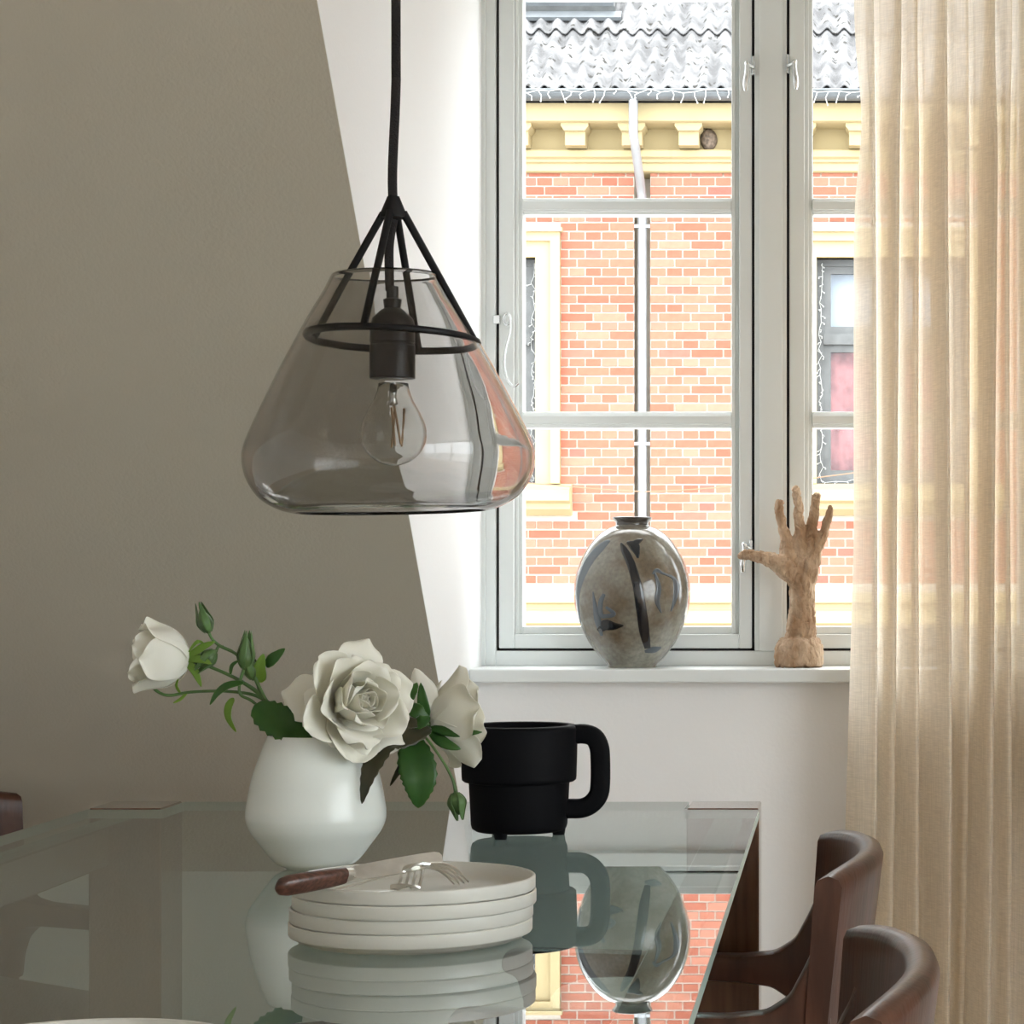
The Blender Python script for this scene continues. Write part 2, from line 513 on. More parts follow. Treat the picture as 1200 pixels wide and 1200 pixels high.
def vase_mat():
    """grey-brown speckled glaze"""
    m, nt, out = mat('stoneware_glaze')
    p = nt.nodes.new('ShaderNodeBsdfPrincipled'); p.inputs['Roughness'].default_value = 0.13
    p.inputs['Coat Weight'].default_value = 0.4; p.inputs['Coat Roughness'].default_value = 0.05
    tc = nt.nodes.new('ShaderNodeTexCoord')
    n1 = nt.nodes.new('ShaderNodeTexNoise'); n1.inputs['Scale'].default_value = 11; n1.inputs['Detail'].default_value = 4
    n2 = nt.nodes.new('ShaderNodeTexNoise'); n2.inputs['Scale'].default_value = 160; n2.inputs['Detail'].default_value = 3
    for n in (n1, n2): L(nt, tc.outputs['Object'], n.inputs['Vector'])
    r = nt.nodes.new('ShaderNodeValToRGB')
    r.color_ramp.elements[0].position = 0.40; r.color_ramp.elements[0].color = (0.135, 0.105, 0.07, 1)
    r.color_ramp.elements[1].position = 0.66; r.color_ramp.elements[1].color = (0.27, 0.265, 0.225, 1)
    L(nt, n1.outputs['Fac'], r.inputs[0])
    mr = nt.nodes.new('ShaderNodeMapRange'); mr.inputs['To Min'].default_value = 0.55; mr.inputs['To Max'].default_value = 1.45
    L(nt, n2.outputs['Fac'], mr.inputs['Value'])
    v = nt.nodes.new('ShaderNodeVectorMath'); v.operation = 'SCALE'
    L(nt, r.outputs[0], v.inputs[0]); L(nt, mr.outputs[0], v.inputs['Scale'])
    L(nt, v.outputs[0], p.inputs['Base Color'])
    L(nt, p.outputs[0], out.inputs[0])
    return m
M['vase_glaze'] = vase_mat()
M['vase_dark'] = principled('dark_slip_glaze', (0.010, 0.012, 0.016), 0.15, coat=0.4)
M['vase_blue'] = principled('blue_grey_slip', (0.085, 0.10, 0.115), 0.15, coat=0.4)
M['vase_rim'] = principled('iron_rim_glaze', (0.07, 0.062, 0.055), 0.2, coat=0.3)
M['clay'] = principled('fired_clay', (0.70, 0.53, 0.385), 0.85, spec=0.2, col2=(0.40, 0.25, 0.15), vscale=38, vstretch=(1, 1, 0.5), bump=1.0, bscale=130)

# ------------------------------------------------------------------ the room
TABLE_Z = 0.740
XL, XR, YB, YW = -2.4, 2.6, -2.6, 3.72       # room extents; YW = knee wall and apron plane
YO = 3.95                                     # outer face of the window wall
CX0, CX1 = -0.585, 0.372                      # dormer cheeks
CEIL, DCEIL = 2.45, 2.08
SK = 0.991
def slope_y(z): return 3.578 - SK * (z - 0.713)
def slope_z(y): return 0.713 + (3.578 - y) / SK
Z_KNEE = slope_z(YW)
SILL_Z = 0.898

def structure(name, bm, m, parent=None, **k):
    return tag(to_obj(name, bm, m, parent, **k), kind='structure')

b = nb(); box(b, XL, XR, YB, YO, -0.12, 0.0); structure('floor', b, M['floor'])
b = nb()
box(b, XL, XR, YW, YO, 0.0, Z_KNEE)
structure('wall_back', b, M['white_wall'])
b = nb()
box(b, CX0, CX1, YW, YO, Z_KNEE, SILL_Z - 0.022)
structure('wall_apron', b, M['white_wall'])
t = 0.14
def slope_poly(z0, z1):
    n = Vector((1, SK)).normalized() * t
    return [(slope_y(z0), z0), (slope_y(z1), z1), (slope_y(z1) + n.x, z1 + n.y), (slope_y(z0) + n.x, z0 + n.y)]
b = nb(); prism(b, slope_poly(Z_KNEE, CEIL), 'x', XL, CX0 - 0.0004); structure('wall_slope_left', b, M['slope'])
b = nb(); prism(b, slope_poly(Z_KNEE, CEIL), 'x', CX1 + 0.0004, XR); structure('wall_slope_right', b, M['slope'])
b = nb(); prism(b, slope_poly(DCEIL, CEIL), 'x', CX0, CX1); structure('wall_slope_top', b, M['slope'])
for nm, x0, x1 in (('wall_cheek_left', CX0 - 0.1, CX0), ('wall_cheek_right', CX1, CX1 + 0.1)):
    b = nb()
    e = 0.0015
    prism(b, [(YW + e, Z_KNEE), (YO, Z_KNEE), (YO, DCEIL + 0.1), (slope_y(DCEIL + 0.1) + e, DCEIL + 0.1)], 'x', x0, x1)
    structure(nm, b, M['white_wall'])
b = nb(); box(b, CX0, CX1, slope_y(DCEIL) + 0.01, YO, DCEIL, DCEIL + 0.1); structure('ceiling_dormer', b, M['ceil'])
b = nb(); box(b, XL, XR, YB, slope_y(CEIL) + 0.1, CEIL, CEIL + 0.12); structure('ceiling', b, M['ceil'])

def wall_with_hole(bm, axis, p0, p1, a0, a1, z0, z1, h0, h1, hz0, hz1):
    """slab on axis between p0..p1, spanning a0..a1 x z0..z1, with a rectangular opening"""
    for (u0, u1, v0, v1) in ((a0, h0, z0, z1), (h1, a1, z0, z1), (h0, h1, z0, hz0), (h0, h1, hz1, z1)):
        if axis == 'x': box(bm, p0, p1, u0, u1, v0, v1)
        else: box(bm, u0, u1, p0, p1, v0, v1)
b = nb()
box(b, XL - 0.15, XL, YB, YO, 0, CEIL)
structure('wall_left', b, M['white_wall'])
b = nb(); box(b, XL, XR, YB - 0.15, YB, 0, CEIL); structure('wall_rear', b, M['white_wall'])
b = nb()
wall_with_hole(b, 'x', XR, XR + 0.15, YB, 1.6, 0, CEIL, -2.3, 1.4, 0.05, 2.30)
box(b, XR, XR + 0.15, 1.6, YO, 0, CEIL)
structure('wall_right', b, M['white_wall'])
# window on the right, beyond the frame: frames with glazing bars and panes
def room_window(name, axis, p, h0, h1, z0, z1, nv):
    root = tag(empty(name, (p, (h0 + h1) / 2, z0) if axis == 'x' else ((h0 + h1) / 2, p, z0)), kind='structure')
    def bx(nm, u0, u1, v0, v1, m, q=0.03):
        bb = nb()
        if axis == 'x': box(bb, p - q, p + q, u0, u1, v0, v1)
        else: box(bb, u0, u1, p - q, p + q, v0, v1)
        to_obj(nm, bb, m, root)
    f = 0.06
    bx('frame_bottom', h0, h1, z0, z0 + f, M['joinery']); bx('frame_top', h0, h1, z1 - f, z1, M['joinery'])
    for k in range(nv + 1):
        u = h0 + (h1 - h0 - f) * k / nv
        bx('frame_post', u, u + f, z0 + f, z1 - f, M['joinery'])
    for k in range(nv):
        u0 = h0 + (h1 - h0 - f) * k / nv + f
        u1 = h0 + (h1 - h0 - f) * (k + 1) / nv
        bx('pane', u0, u1, z0 + f, z1 - f, M['pane'], 0.002)
room_window('window_right_offscreen', 'x', XR + 0.07, -2.3, 1.4, 0.05, 2.30, 3)


# sill board
b = nb()
box(b, CX0, CX1, 3.685, 3.84, SILL_Z - 0.022, SILL_Z, 0.0025, segs=2)
structure('trim_1', b, M['joinery'], smooth=False)

# ------------------------------------------------------------------ dormer window
SP = 3.84 / F
def wx(px): return (px - PX) * SP
def wz(py): return CAMZ - (py - PY) * SP
YF = 3.825                                     # face of the frame
win = tag(empty('window_1', (wx(903), YF, SILL_Z)), kind='structure')
def wbox(name, x0, x1, y0, y1, d0, d1, m, parent, bev=0.002, lip=None):
    """px rectangle (x0..x1, y0 top..y1 bottom) as a bar d0..d1 deep"""
    bb = nb()
    box(bb, wx(x0), wx(x1), d0, d1, wz(y1), wz(y0), bev, segs=2)
    if lip:
        for (a0, a1, c0, c1, e0, e1) in lip:
            box(bb, wx(a0), wx(a1), e0, e1, wz(c1), wz(c0), 0.0012, segs=2)
    return to_obj(name, bb, m, parent)
TOPY = -46
ZB = 780
wbox('frame_jamb', 564.5, 582.5, TOPY, ZB, YF, YO, M['joinery'], win, lip=[(564.5, 571, TOPY, ZB, YF - 0.008, YF + 0.01)])
wbox('frame_jamb', 1221.5, 1239, TOPY, ZB, YF, YO, M['joinery'], win)
wbox('frame_mullion', 884.5, 922, TOPY + 18, 762.5, YF, YO, M['joinery'], win, lip=[(890, 917, TOPY + 18, 762.5, YF - 0.006, YF + 0.01)])
wbox('frame_bottom', 582.5, 1221.5, 762.5, ZB, YF, YO, M['joinery'], win)
wbox('frame_head', 582.5, 1221.5, TOPY, TOPY + 18, YF, YO, M['joinery'], win)
for x0, x1 in ((582.5, 884.5), (922, 1221.5)):
    for (a0, a1, c0, c1) in ((x0, x0 + 3.2, TOPY + 18, 762.5), (x1 - 3.2, x1, TOPY + 18, 762.5), (x0, x1, 759.5, 762.5), (x0, x1, TOPY + 18, TOPY + 21)):
        wbox('gasket', a0, a1, c0, c1, YF + 0.012, YF + 0.05, M['gasket'], win, bev=0)
def sash(x0, x1, first):
    """casement with two cross bars and three panes"""
    y_top, y_bot = TOPY + 21, 759.5
    s = empty('sash', (0, 0, 0)); s.parent = win
    s.location = Vector((wx((x0 + x1) / 2), YF + 0.006, wz(y_bot))) - win.location
    fy0, fy1 = YF + 0.004, YF + 0.052
    pl, pr = x0 + 27, x1 - 24
    pt, pb = -4, 734
    bd = 9                                     # bead width
    wbox('stile', x0, pl - bd, y_top, y_bot, fy0, fy1, M['joinery'], s)
    wbox('stile', pr + bd, x1, y_top, y_bot, fy0, fy1, M['joinery'], s)
    wbox('rail', pl - bd, pr + bd, pb + bd, y_bot, fy0, fy1, M['joinery'], s)
    wbox('rail', pl - bd, pr + bd, y_top, pt - bd, fy0, fy1, M['joinery'], s)
    for (a0, a1, c0, c1) in ((pl - bd, pl, pt - bd, pb + bd), (pr, pr + bd, pt - bd, pb + bd), (pl, pr, pb, pb + bd), (pl, pr, pt - bd, pt)):
        e = 2.0
        lip = [(a0, a0 + 4.5, c0, c1, fy0 + 0.006, fy0 + 0.02)] if a1 - a0 < 20 else []
        wbox('glazing_bead', a0, a1, c0, c1, fy0 + 0.011, fy1, M['joinery'], s, 0.0015, lip)
    for c in (241.5, 492):
        wbox('glazing_bar', pl, pr, c - 9.5, c + 9.5, fy0 + 0.012, fy1, M['joinery'], s, 0.002,
             lip=[(pl, pr, c - 5, c + 5, fy0 + 0.004, fy0 + 0.02), (pl, pr, c - 7.2, c + 7.2, fy0 + 0.008, fy0 + 0.02)])
    for c0, c1 in ((pt, 232), (251, 482.5), (501.5, pb)):
        bb = nb()
        box(bb, wx(pl), wx(pr), fy0 + 0.030, fy0 + 0.034, wz(c1), wz(c0))
        bmesh.ops.recalc_face_normals(bb, faces=bb.faces)
        for f in bb.faces:
            f.material_index = 0 if f.normal.y < -0.5 else 1
        to_obj('pane', bb, [M['pane'], M['pane_back']], s)
    return s
sash(585.7, 881.3, True)
sash(925.2, 1218.3, False)
# casement catches on the mullion side: back plate, pivot and hanging lever
def catch(px, py, side):
    root = empty('casement_catch'); root.parent = win
    root.location = Vector((wx(px), YF, wz(py))) - win.location
    y = YF - 0.004
    bb = nb()
    xp = px + side * 8
    box(bb, wx(xp - 1.6), wx(xp + 1.6), y - 0.004, YF + 0.004, wz(py + 14), wz(py - 8), 0.001)
    to_obj('back_plate', bb, M['chrome'], root)
    bb = nb()
    tube(bb, [W(xp, py + 2, y - .004), W(px + side * 2, py - 1, y - 0.012), W(px, py - 3, y - 0.014)], 0.0032, 8, sub=4)
    ball(bb, W(px, py - 3, y - 0.014), 0.0045)
    to_obj('pivot', bb, M['chrome'], root, smooth=True)
    bb = nb()
    tube(bb, [W(px, py - 3, y - 0.014), W(px, py + 8, y - 0.016), W(px - side * 1.5, py + 20, y - 0.016), W(px - side * 1.5, py + 30, y - 0.015)],
         [0.0035, 0.0042, 0.005, 0.003], 8, sub=5)
    to_obj('lever', bb, M['chrome'], root, smooth=True)
catch(875.5, 77, 1)
catch(931, 75, -1)
catch(872.5, 641, 1)
# wind hook hanging on the left stile
hook = empty('wind_hook'); hook.parent = win
hook.location = Vector((wx(590), YF, wz(370))) - win.location
bb = nb(); box(bb, wx(580), wx(588), YF - 0.008, YF + 0.004, wz(381), wz(371), 0.001); to_obj('back_plate', bb, M['chrome'], hook)
bb = nb(); tube(bb, [W(594 + 4 * math.cos(a * math.pi / 6), 374 + 7 * math.sin(a * math.pi / 6), YF - 0.008) for a in range(12)], 0.0022, 6, closed=True)
to_obj('eye', bb, M['chrome'], hook, smooth=True)
bb = nb(); tube(bb, [W(595, 368, YF - 0.01), W(598, 385, YF - 0.012), W(592, 412, YF - 0.013), W(591, 430, YF - 0.013), W(595, 446, YF - 0.012), W(602, 453, YF - 0.012), W(608, 449, YF - 0.012)],
              0.0021, 6, sub=6)
to_obj('hook_rod', bb, M['chrome'], hook, smooth=True)

# ------------------------------------------------------------------ street and the house opposite
FD = 17.0
FS = FD / F
def fx(px): return (px - PX) * FS
def fz(py): return CAMZ - (py - PY) * FS
b = nb(); box(b, -60, 60, -40, 60, -4.3, -4.0); structure('ground', b, M['street'])

bld = empty('brick_house', (fx(740), FD, -4.0))
tag(bld, 'red brick house with cream mouldings and corrugated roof across the street', 'building')
BX0, BX1 = -11.0, 9.0
win_centres = [-2.755 + 3.174 * k for k in (-2, -1, 0, 1, 2)]
WHW, WZ0, WZ1 = 0.5515, fz(567), fz(302)      # dark frame half width, bottom and top
SUR, SURT = 0.183, 0.21                       # surround widths
# wall core in mortar with window openings
zt, zb = fz(200), -4.0
b = nb()
edges = [BX0]
for c in win_centres: edges += [c - WHW, c + WHW]
edges.append(BX1)
CH0, CH1, CHB = fx(743), fx(762), fz(693)          # open chase that holds the downpipe
for i in range(0, len(edges), 2):
    if edges[i] < CH0 < edges[i + 1]:
        box(b, edges[i], CH0, FD + 0.012, FD + 0.35, zb, zt + 0.5)
        box(b, CH1, edges[i + 1], FD + 0.012, FD + 0.35, zb, zt + 0.5)
        box(b, CH0, CH1, FD + 0.24, FD + 0.35, CHB, zt)
        box(b, CH0, CH1, FD + 0.012, FD + 0.35, zb, CHB)
        box(b, CH0, CH1, FD + 0.012, FD + 0.35, zt, zt + 0.5)
    else:
        box(b, edges[i], edges[i + 1], FD + 0.012, FD + 0.35, zb, zt + 0.5)
for c in win_centres:
    box(b, c - WHW, c + WHW, FD + 0.012, FD + 0.35, zb, WZ0)
    box(b, c - WHW, c + WHW, FD + 0.012, FD + 0.35, WZ1, zt + 0.5)
wall = to_obj('brick_wall', b, M['mortar'], bld)
wall['label'] = 'red brick wall in pale mortar'
# bricks: courses of stretchers and headers
PITCH_Z, PITCH_X, JT = 0.0667, 0.240, 0.012
BH = PITCH_Z - JT
def brick_mesh(w):
    bb = nb(); box(bb, -w / 2, w / 2, 0, 0.03, -BH / 2, BH / 2)
    bmesh.ops.recalc_face_normals(bb, faces=bb.faces)
    me = bpy.data.meshes.new('brick'); bb.to_mesh(me); bb.free(); me.materials.append(M['brick'])
    return me
me_s, me_h = brick_mesh(PITCH_X - JT), brick_mesh(PITCH_X / 2 - JT)
def in_clear(x0, x1, z0, z1):
    for c in win_centres:
        if x1 > c - WHW - SUR - 0.0 and x0 < c + WHW + SUR and z1 > WZ0 - 0.03 and z0 < WZ1 + SURT: return False
        if x1 > c - WHW - SUR - 0.09 and x0 < c + WHW + SUR + 0.09 and z1 > fz(604) and z0 < WZ0: return False
    if x1 > fx(743) and x0 < fx(762): return False
    return True
STR_T, STR_B = fz(693), fz(737)
cands = []
n_course = int((zt - STR_T) / PITCH_Z)
z_top_c = zt + 0.02
for k in range(-1, 75):
    zc = z_top_c - (k + 0.5) * PITCH_Z
    if zc - BH / 2 < STR_T and zc + BH / 2 > STR_B: continue
    if zc < STR_B - 0.9: break
    hdr = k % 2 == 1
    px_ = PITCH_X / 2 if hdr else PITCH_X
    off = (0.06 if hdr else (0.0 if k % 4 == 0 else 0.12)) + fx(657)
    i0 = int((BX0 - off) / px_) + 1
    i = i0
    while True:
        xc = off + (i + 0.5) * px_
        if xc > BX1 - 0.2: break
        i += 1
        w = px_ - JT
        # trim bricks against surrounds and pipe chase
        segs = [(xc - w / 2, xc + w / 2)]
        cuts = [(fx(743), fx(762))]
        for c in win_centres:
            if zc + BH / 2 > WZ0 - 0.03 and zc - BH / 2 < WZ1 + SURT: cuts.append((c - WHW - SUR, c + WHW + SUR))
            elif zc + BH / 2 > fz(604) and zc - BH / 2 < WZ0: cuts.append((c - WHW - SUR - 0.09, c + WHW + SUR + 0.09))
        for c0, c1 in cuts:
            nxt = []
            for s0, s1 in segs:
                if s1 <= c0 or s0 >= c1: nxt.append((s0, s1))
                else:
                    if s0 < c0: nxt.append((s0, c0))
                    if s1 > c1: nxt.append((c1, s1))
            segs = nxt
        for s0, s1 in segs:
            if s1 - s0 > 0.03:
                cands.append(((s0 + s1) / 2, zc, s1 - s0))
def seen(c):
    X, Z, w = c
    px, py = PX + X / FS, PY - (Z - CAMZ) / FS
    vis = (613 < px < 860 and 200 < py < 720) and not (670 < px < 810 and py > 630)
    return (0 if vis else 1, abs(py - 470) * 0.5 + abs(px - 740) * 0.3)
cands.sort(key=seen)
inv = chain_matrix(wall).inverted()
rest = nb()
for q, (X, Z, w) in enumerate(cands):
    dy = random.uniform(-0.002, 0.003)
    if q < 300:
        base = me_h if w < 0.13 else me_s
        o = bpy.data.objects.new('brick', base)
        link(o, wall)
        o.location = inv @ Vector((X, FD + dy, Z))
        o.scale = (w / (PITCH_X / 2 - JT if base is me_h else PITCH_X - JT), 1, random.uniform(0.96, 1.02))
    else:
        box(rest, X - w / 2, X + w / 2, FD + dy, FD + 0.03, Z - BH / 2, Z + BH / 2)
tag(to_obj('remaining_bricks', rest, M['brick'], wall), kind='stuff')

# mouldings run along the facade
def moulding(name, prof, m, x0=BX0, x1=BX1, parent=bld):
    bb = nb(); prism(bb, [(FD - p, z) for p, z in prof], 'x', x0, x1)
    return to_obj(name, bb, m, parent)
z135, z153, z178, z190, z203 = fz(131), fz(152.5), fz(178), fz(190), fz(203)
moulding('cornice_fascia', [(-0.3, z135), (0.31, z135), (0.31, z153 + 0.008), (0.28, z153), (-0.3, z153)], M['cream'])
moulding('cornice_frieze', [(-0.3, z153), (0.03, z153), (0.03, z178), (-0.3, z178)], M['cream'])
moulding('cornice_bed_mould', [(-0.3, z178), (0.10, z178), (0.115, z178 - 0.012), (0.115, z190 + 0.02), (0.08, z190 + 0.006), (0.08, z190 - 0.012), (0.05, z190 - 0.02),
                               (0.05, z203 + 0.008), (0.03, z203), (-0.3, z203)], M['cream'])
bxs = [678 + 65.7 * k for k in range(-12, 14)]
bm_br = nb()
def bracket_mesh():
    bb = nb()
    hw, ht = 0.073, z153 - z178
    box(bb, -hw, hw, -0.20, 0.0, -ht + 0.006, -0.04)
    prism(bb, [(-hw, -0.055), (hw, -0.055), (hw + 0.026, -0.022), (hw + 0.026, 0), (-hw - 0.026, 0), (-hw - 0.026, -0.022)], 'y', -0.24, 0.0)
    bmesh.ops.recalc_face_normals(bb, faces=bb.faces)
    me = bpy.data.meshes.new('bracket'); bb.to_mesh(me); bb.free(); me.materials.append(M['cream'])
    return me
bme = bracket_mesh()
binv = chain_matrix(bld).inverted()
for px in bxs:
    o = bpy.data.objects.new('bracket', bme); link(o, bld)
    o.location = binv @ Vector((fx(px), FD - 0.03, z153))
moulding('string_course', [(-0.05, fz(694)), (0.10, fz(694)), (0.12, fz(697)), (0.12, fz(706)), (0.07, fz(708)), (0.07, fz(714)), (0.09, fz(716)), (0.09, fz(730)), (0.05, fz(733)), (0.05, fz(737)), (-0.05, fz(737))], M['cream'])

# windows of the house
def far_window(c, idx):
    root = empty('house_window'); root.parent = bld
    root.location = binv @ Vector((c, FD, WZ0))
    def bx(nm, x0, x1, y0, y1, z0, z1, m, bev=0.0):
        bb = nb(); box(bb, c + x0, c + x1, FD + y0, FD + y1, z0, z1, bev); return to_obj(nm, bb, m, root)
    # stepped cream surround
    bb = nb()
    for s in (-1, 1):
        x0, x1 = sorted((s * WHW, s * (WHW + SUR)))
        box(bb, c + x0, c + x1, FD - 0.04, FD + 0.20, WZ0, WZ1 + SURT)
        xa, xb = sorted((s * (WHW + SUR * 0.62), s * (WHW + SUR)))
        box(bb, c + xa, c + xb, FD - 0.07, FD - 0.03, WZ0, WZ1 + SURT * 0.55)
    box(bb, c - WHW, c + WHW, FD - 0.04, FD + 0.20, WZ1, WZ1 + SURT)
    box(bb, c - WHW - SUR, c + WHW + SUR, FD - 0.07, FD - 0.03, WZ1 + SURT * 0.55, WZ1 + SURT)
    box(bb, c - WHW - SUR - 0.02, c + WHW + SUR + 0.02, FD - 0.10, FD - 0.03, WZ1 + SURT * 0.86, WZ1 + SURT)
    to_obj('surround', bb, M['cream'], root)
    bb = nb()
    zs = WZ0
    prism(bb, [(FD + 0.2, zs), (FD - 0.02, zs), (FD - 0.2, zs - 0.05), (FD - 0.2, zs - 0.13), (FD - 0.14, zs - 0.15), (FD - 0.14, zs - 0.19), (FD - 0.06, zs - 0.235), (FD + 0.2, zs - 0.235)],
          'x', c - WHW - SUR - 0.085, c + WHW + SUR + 0.085)
    to_obj('window_ledge', bb, M['cream'], root)
    # dark frame, transom, two casements each
    fw = 0.05
    y0, y1 = 0.10, 0.16
    for (x0, x1, z0, z1) in ((-WHW, -WHW + fw, WZ0, WZ1), (WHW - fw, WHW, WZ0, WZ1), (-WHW + fw, WHW - fw, WZ0, WZ0 + fw), (-WHW + fw, WHW - fw, WZ1 - fw, WZ1)):
        bx('frame', x0, x1, y0, y1, z0, z1, M['dark_frame'])
    zt_ = fz(396)
    bx('transom', -WHW + fw, WHW - fw, y0 - 0.02, y1, zt_ - 0.04, zt_ + 0.04, M['dark_frame'])
    bx('mullion', -0.045, 0.045, y0 - 0.01, y1, WZ0 + fw, WZ1 - fw, M['dark_frame'])
    for s in (-1, 1):
        x0, x1 = sorted((s * 0.045, s * (WHW - fw)))
        for z0, z1 in ((WZ0 + fw, zt_ - 0.04), (zt_ + 0.04, WZ1 - fw)):
            bb = nb()
            cf = 0.055
            for (a0, a1, q0, q1) in ((x0, x0 + cf, z0, z1), (x1 - cf, x1, z0, z1), (x0 + cf, x1 - cf, z0, z0 + cf), (x0 + cf, x1 - cf, z1 - cf, z1)):
                box(bb, c + a0, c + a1, FD + y0 + 0.015, FD + y1, q0, q1)
            to_obj('casement', bb, M['dark_frame'], root)
            bx('pane', x0 + cf, x1 - cf, y0 + 0.035, y0 + 0.04, z0 + cf, z1 - cf, M['far_pane'])
    # what hangs behind the panes
    bx('blind', -WHW + 0.03, WHW - 0.03, 0.26, 0.27, fz(420), WZ1, M['blind'])
    bb = nb()
    rows = []
    for i in range(7):
        z = fz(392) + (WZ0 - fz(392)) * i / 6
        rows.append([(c - WHW + 0.03 + (2 * WHW - 0.06) * j / 24, FD + 0.22 + 0.02 * math.sin(j * 1.9 + i * 0.7), z) for j in range(25)])
    sheet(bb, rows, 0.004)
    to_obj('curtain', bb, M['pink_cloth'] if idx == 3 else M['blind'], root, smooth=True)
    bx('room_wall', -WHW, WHW, 0.40, 0.42, WZ0, WZ1, M['facade_plain'])
for i, c in enumerate(win_centres): far_window(c, i)

# gutter, downpipe
GY, GZ = FD - 0.42, fz(122)
bb = nb()
sec = [(0.062 * math.cos(R(a)), 0.062 * math.sin(R(a))) for a in range(180, 361, 20)]
prof = [(GY + a * 1.1, GZ + q) for a, q in sec] + [(GY + a * 0.96, GZ + q * 0.9) for a, q in sec[::-1]]
prism(bb, prof, 'x', BX0, BX1)
tube(bb, [(BX0, GY - 0.068, GZ + 0.002), (BX1, GY - 0.068, GZ + 0.002)], 0.011, 8)
to_obj('gutter', bb, M['zinc'], bld)
bb = nb()
px_c = fx(752.5)
tube(bb, [(fx(748), GY, GZ - 0.05), (fx(748), GY, GZ - 0.30), (fx(749), GY + 0.05, GZ - 0.36), (px_c - 0.005, FD - 0.10, GZ - 0.60), (px_c, FD + 0.02, GZ - 0.72), (px_c, FD + 0.02, CHB)],
     0.034, 12)
pipe = to_obj('downpipe', bb, M['galv'], bld, smooth=True, auto=50)
for py in (265, 520):
    bb = nb(); tube(bb, [(px_c, FD + 0.02, fz(py) - 0.012), (px_c, FD + 0.02, fz(py) + 0.012)], 0.040, 12)
    box(bb, px_c - 0.058, px_c + 0.058, FD - 0.004, FD + 0.006, fz(py) - 0.012, fz(py) + 0.012)
    to_obj('pipe_clip', bb, M['galv'], pipe)

# roof of corrugated sheets
RP = R(40)
ey, ez = FD - 0.40, fz(121)
cw = 0.127
def roof_pt(x, s, h):
    return (x, ey + s * math.cos(RP) - h * math.sin(RP), ez + s * math.sin(RP) + h * math.cos(RP))
roof = empty('roof'); roof.parent = bld; roof.location = binv @ Vector((fx(740), ey, ez))
def corr_sheet(x0, waves, s0, s1, lift):
    bb = nb()
    nx = waves * 8
    rows = []
    for i in range(4):
        s = s0 + (s1 - s0) * i / 3
        lf = lift * (1 - i / 3)
        rows.append([roof_pt(x0 + j * cw / 8, s, lf + 0.026 * math.sin(2 * math.pi * j / 8)) for j in range(nx + 1)])
    sheet(bb, rows, 0.008)
    to_obj('roof_sheet', bb, M['roof'], roof, smooth=True, auto=40)
xs = fx(722)
for col in range(-7, 8):
    x0 = xs + col * 8 * cw
    for row in range(6):
        s0 = row * 1.0 + (0.0 if row == 0 else -0.10)
        corr_sheet(x0, 8, s0, row * 1.0 + 1.04, 0.028 + (0.004 if col % 2 else 0))
bb = nb()
prism(bb, [(ey + 0.28, ez - 0.02), (ey + 5.2, ez + 4.2), (ey + 10.4, ez - 0.02)], 'x', BX0 + 0.02, BX1 - 0.02)
for v in bb.verts: v.co.z -= 0.02
to_obj('roof_body', bb, M['dark_frame'], roof)
# roof window
sky = empty('roof_window'); sky.parent = bld; sky.location = binv @ Vector(roof_pt(fx(655), 1.2, 0.05))
def sbox(nm, x0, x1, s0, s1, h0, h1, m):
    bb = nb()
    vs = [[roof_pt(x, s, h) for h in (h0, h1)] for x in (x0, x1) for s in (s0, s1)]
    V = [[bb.verts.new(p) for p in q] for q in vs]
    a, b_, c_, d_ = V
    for f in ([a[0], b_[0], d_[0], c_[0]], [a[1], c_[1], d_[1], b_[1]], [a[0], a[1], b_[1], b_[0]], [c_[0], d_[0], d_[1], c_[1]], [a[0], c_[0], c_[1], a[1]], [b_[0], b_[1], d_[1], d_[0]]):
        bb.faces.new(f)
    to_obj(nm, bb, m, sky)
sx0, sx1 = fx(560), fx(714)
sbox('flashing', sx0, sx1 + 0.05, 1.06, 1.16, 0.03, 0.06, M['zinc'])
sbox('curb', sx0, sx1, 1.16, 2.5, 0.03, 0.10, M['dark_frame'])
sbox('frame', sx0 + 0.005, sx1 - 0.01, 1.165, 2.5, 0.10, 0.13, M['zinc'])
sbox('glass', sx0 + 0.06, sx1 - 0.06, 1.24, 2.44, 0.13, 0.134, M['skylight'])

# house martin nest under the cornice
bb = nb(); ball(bb, (fx(831), FD - 0.04, fz(165)), 0.075, 16, 12, (0.85, 0.9, 1.05))
for v in bb.verts: v.co += v.co.normalized() * 0.012 * noise.noise(v.co * 25)
tag(to_obj('bird_nest', bb, M['nest'], smooth=True), 'rough brown mud bird nest beside a cream cornice bracket', 'nest')

# fairy lights along gutter and round the right-hand window
def light_string(name, path, drops, label):
    root = empty(name, path[0])
    bb = nb(); tube(bb, path, 0.0025, 5); to_obj('wire', bb, M['wire_white'], root)
    bb = nb()
    for p, q in drops:
        tube(bb, [p, ((Vector(p) + Vector(q)) / 2 + Vector((random.uniform(-.02, .02), -0.01, 0))), q], 0.003, 5)
        ball(bb, q, 0.0065, 6, 4)
    tag(to_obj('drop_lights', bb, M['wire_white'], root), kind='stuff')
    tag(root, label, 'fairy lights')
gp = [(fx(590) + k * 0.08, GY - 0.085, GZ - 0.01 + random.uniform(-0.015, 0.02)) for k in range(40)]
light_string('fairy_light_string', gp, [(p, (p[0] + random.uniform(-.04, .04), p[1] - 0.005, p[2] - random.uniform(0.03, 0.10))) for p in gp],
             'white icicle fairy lights draped along the zinc gutter')
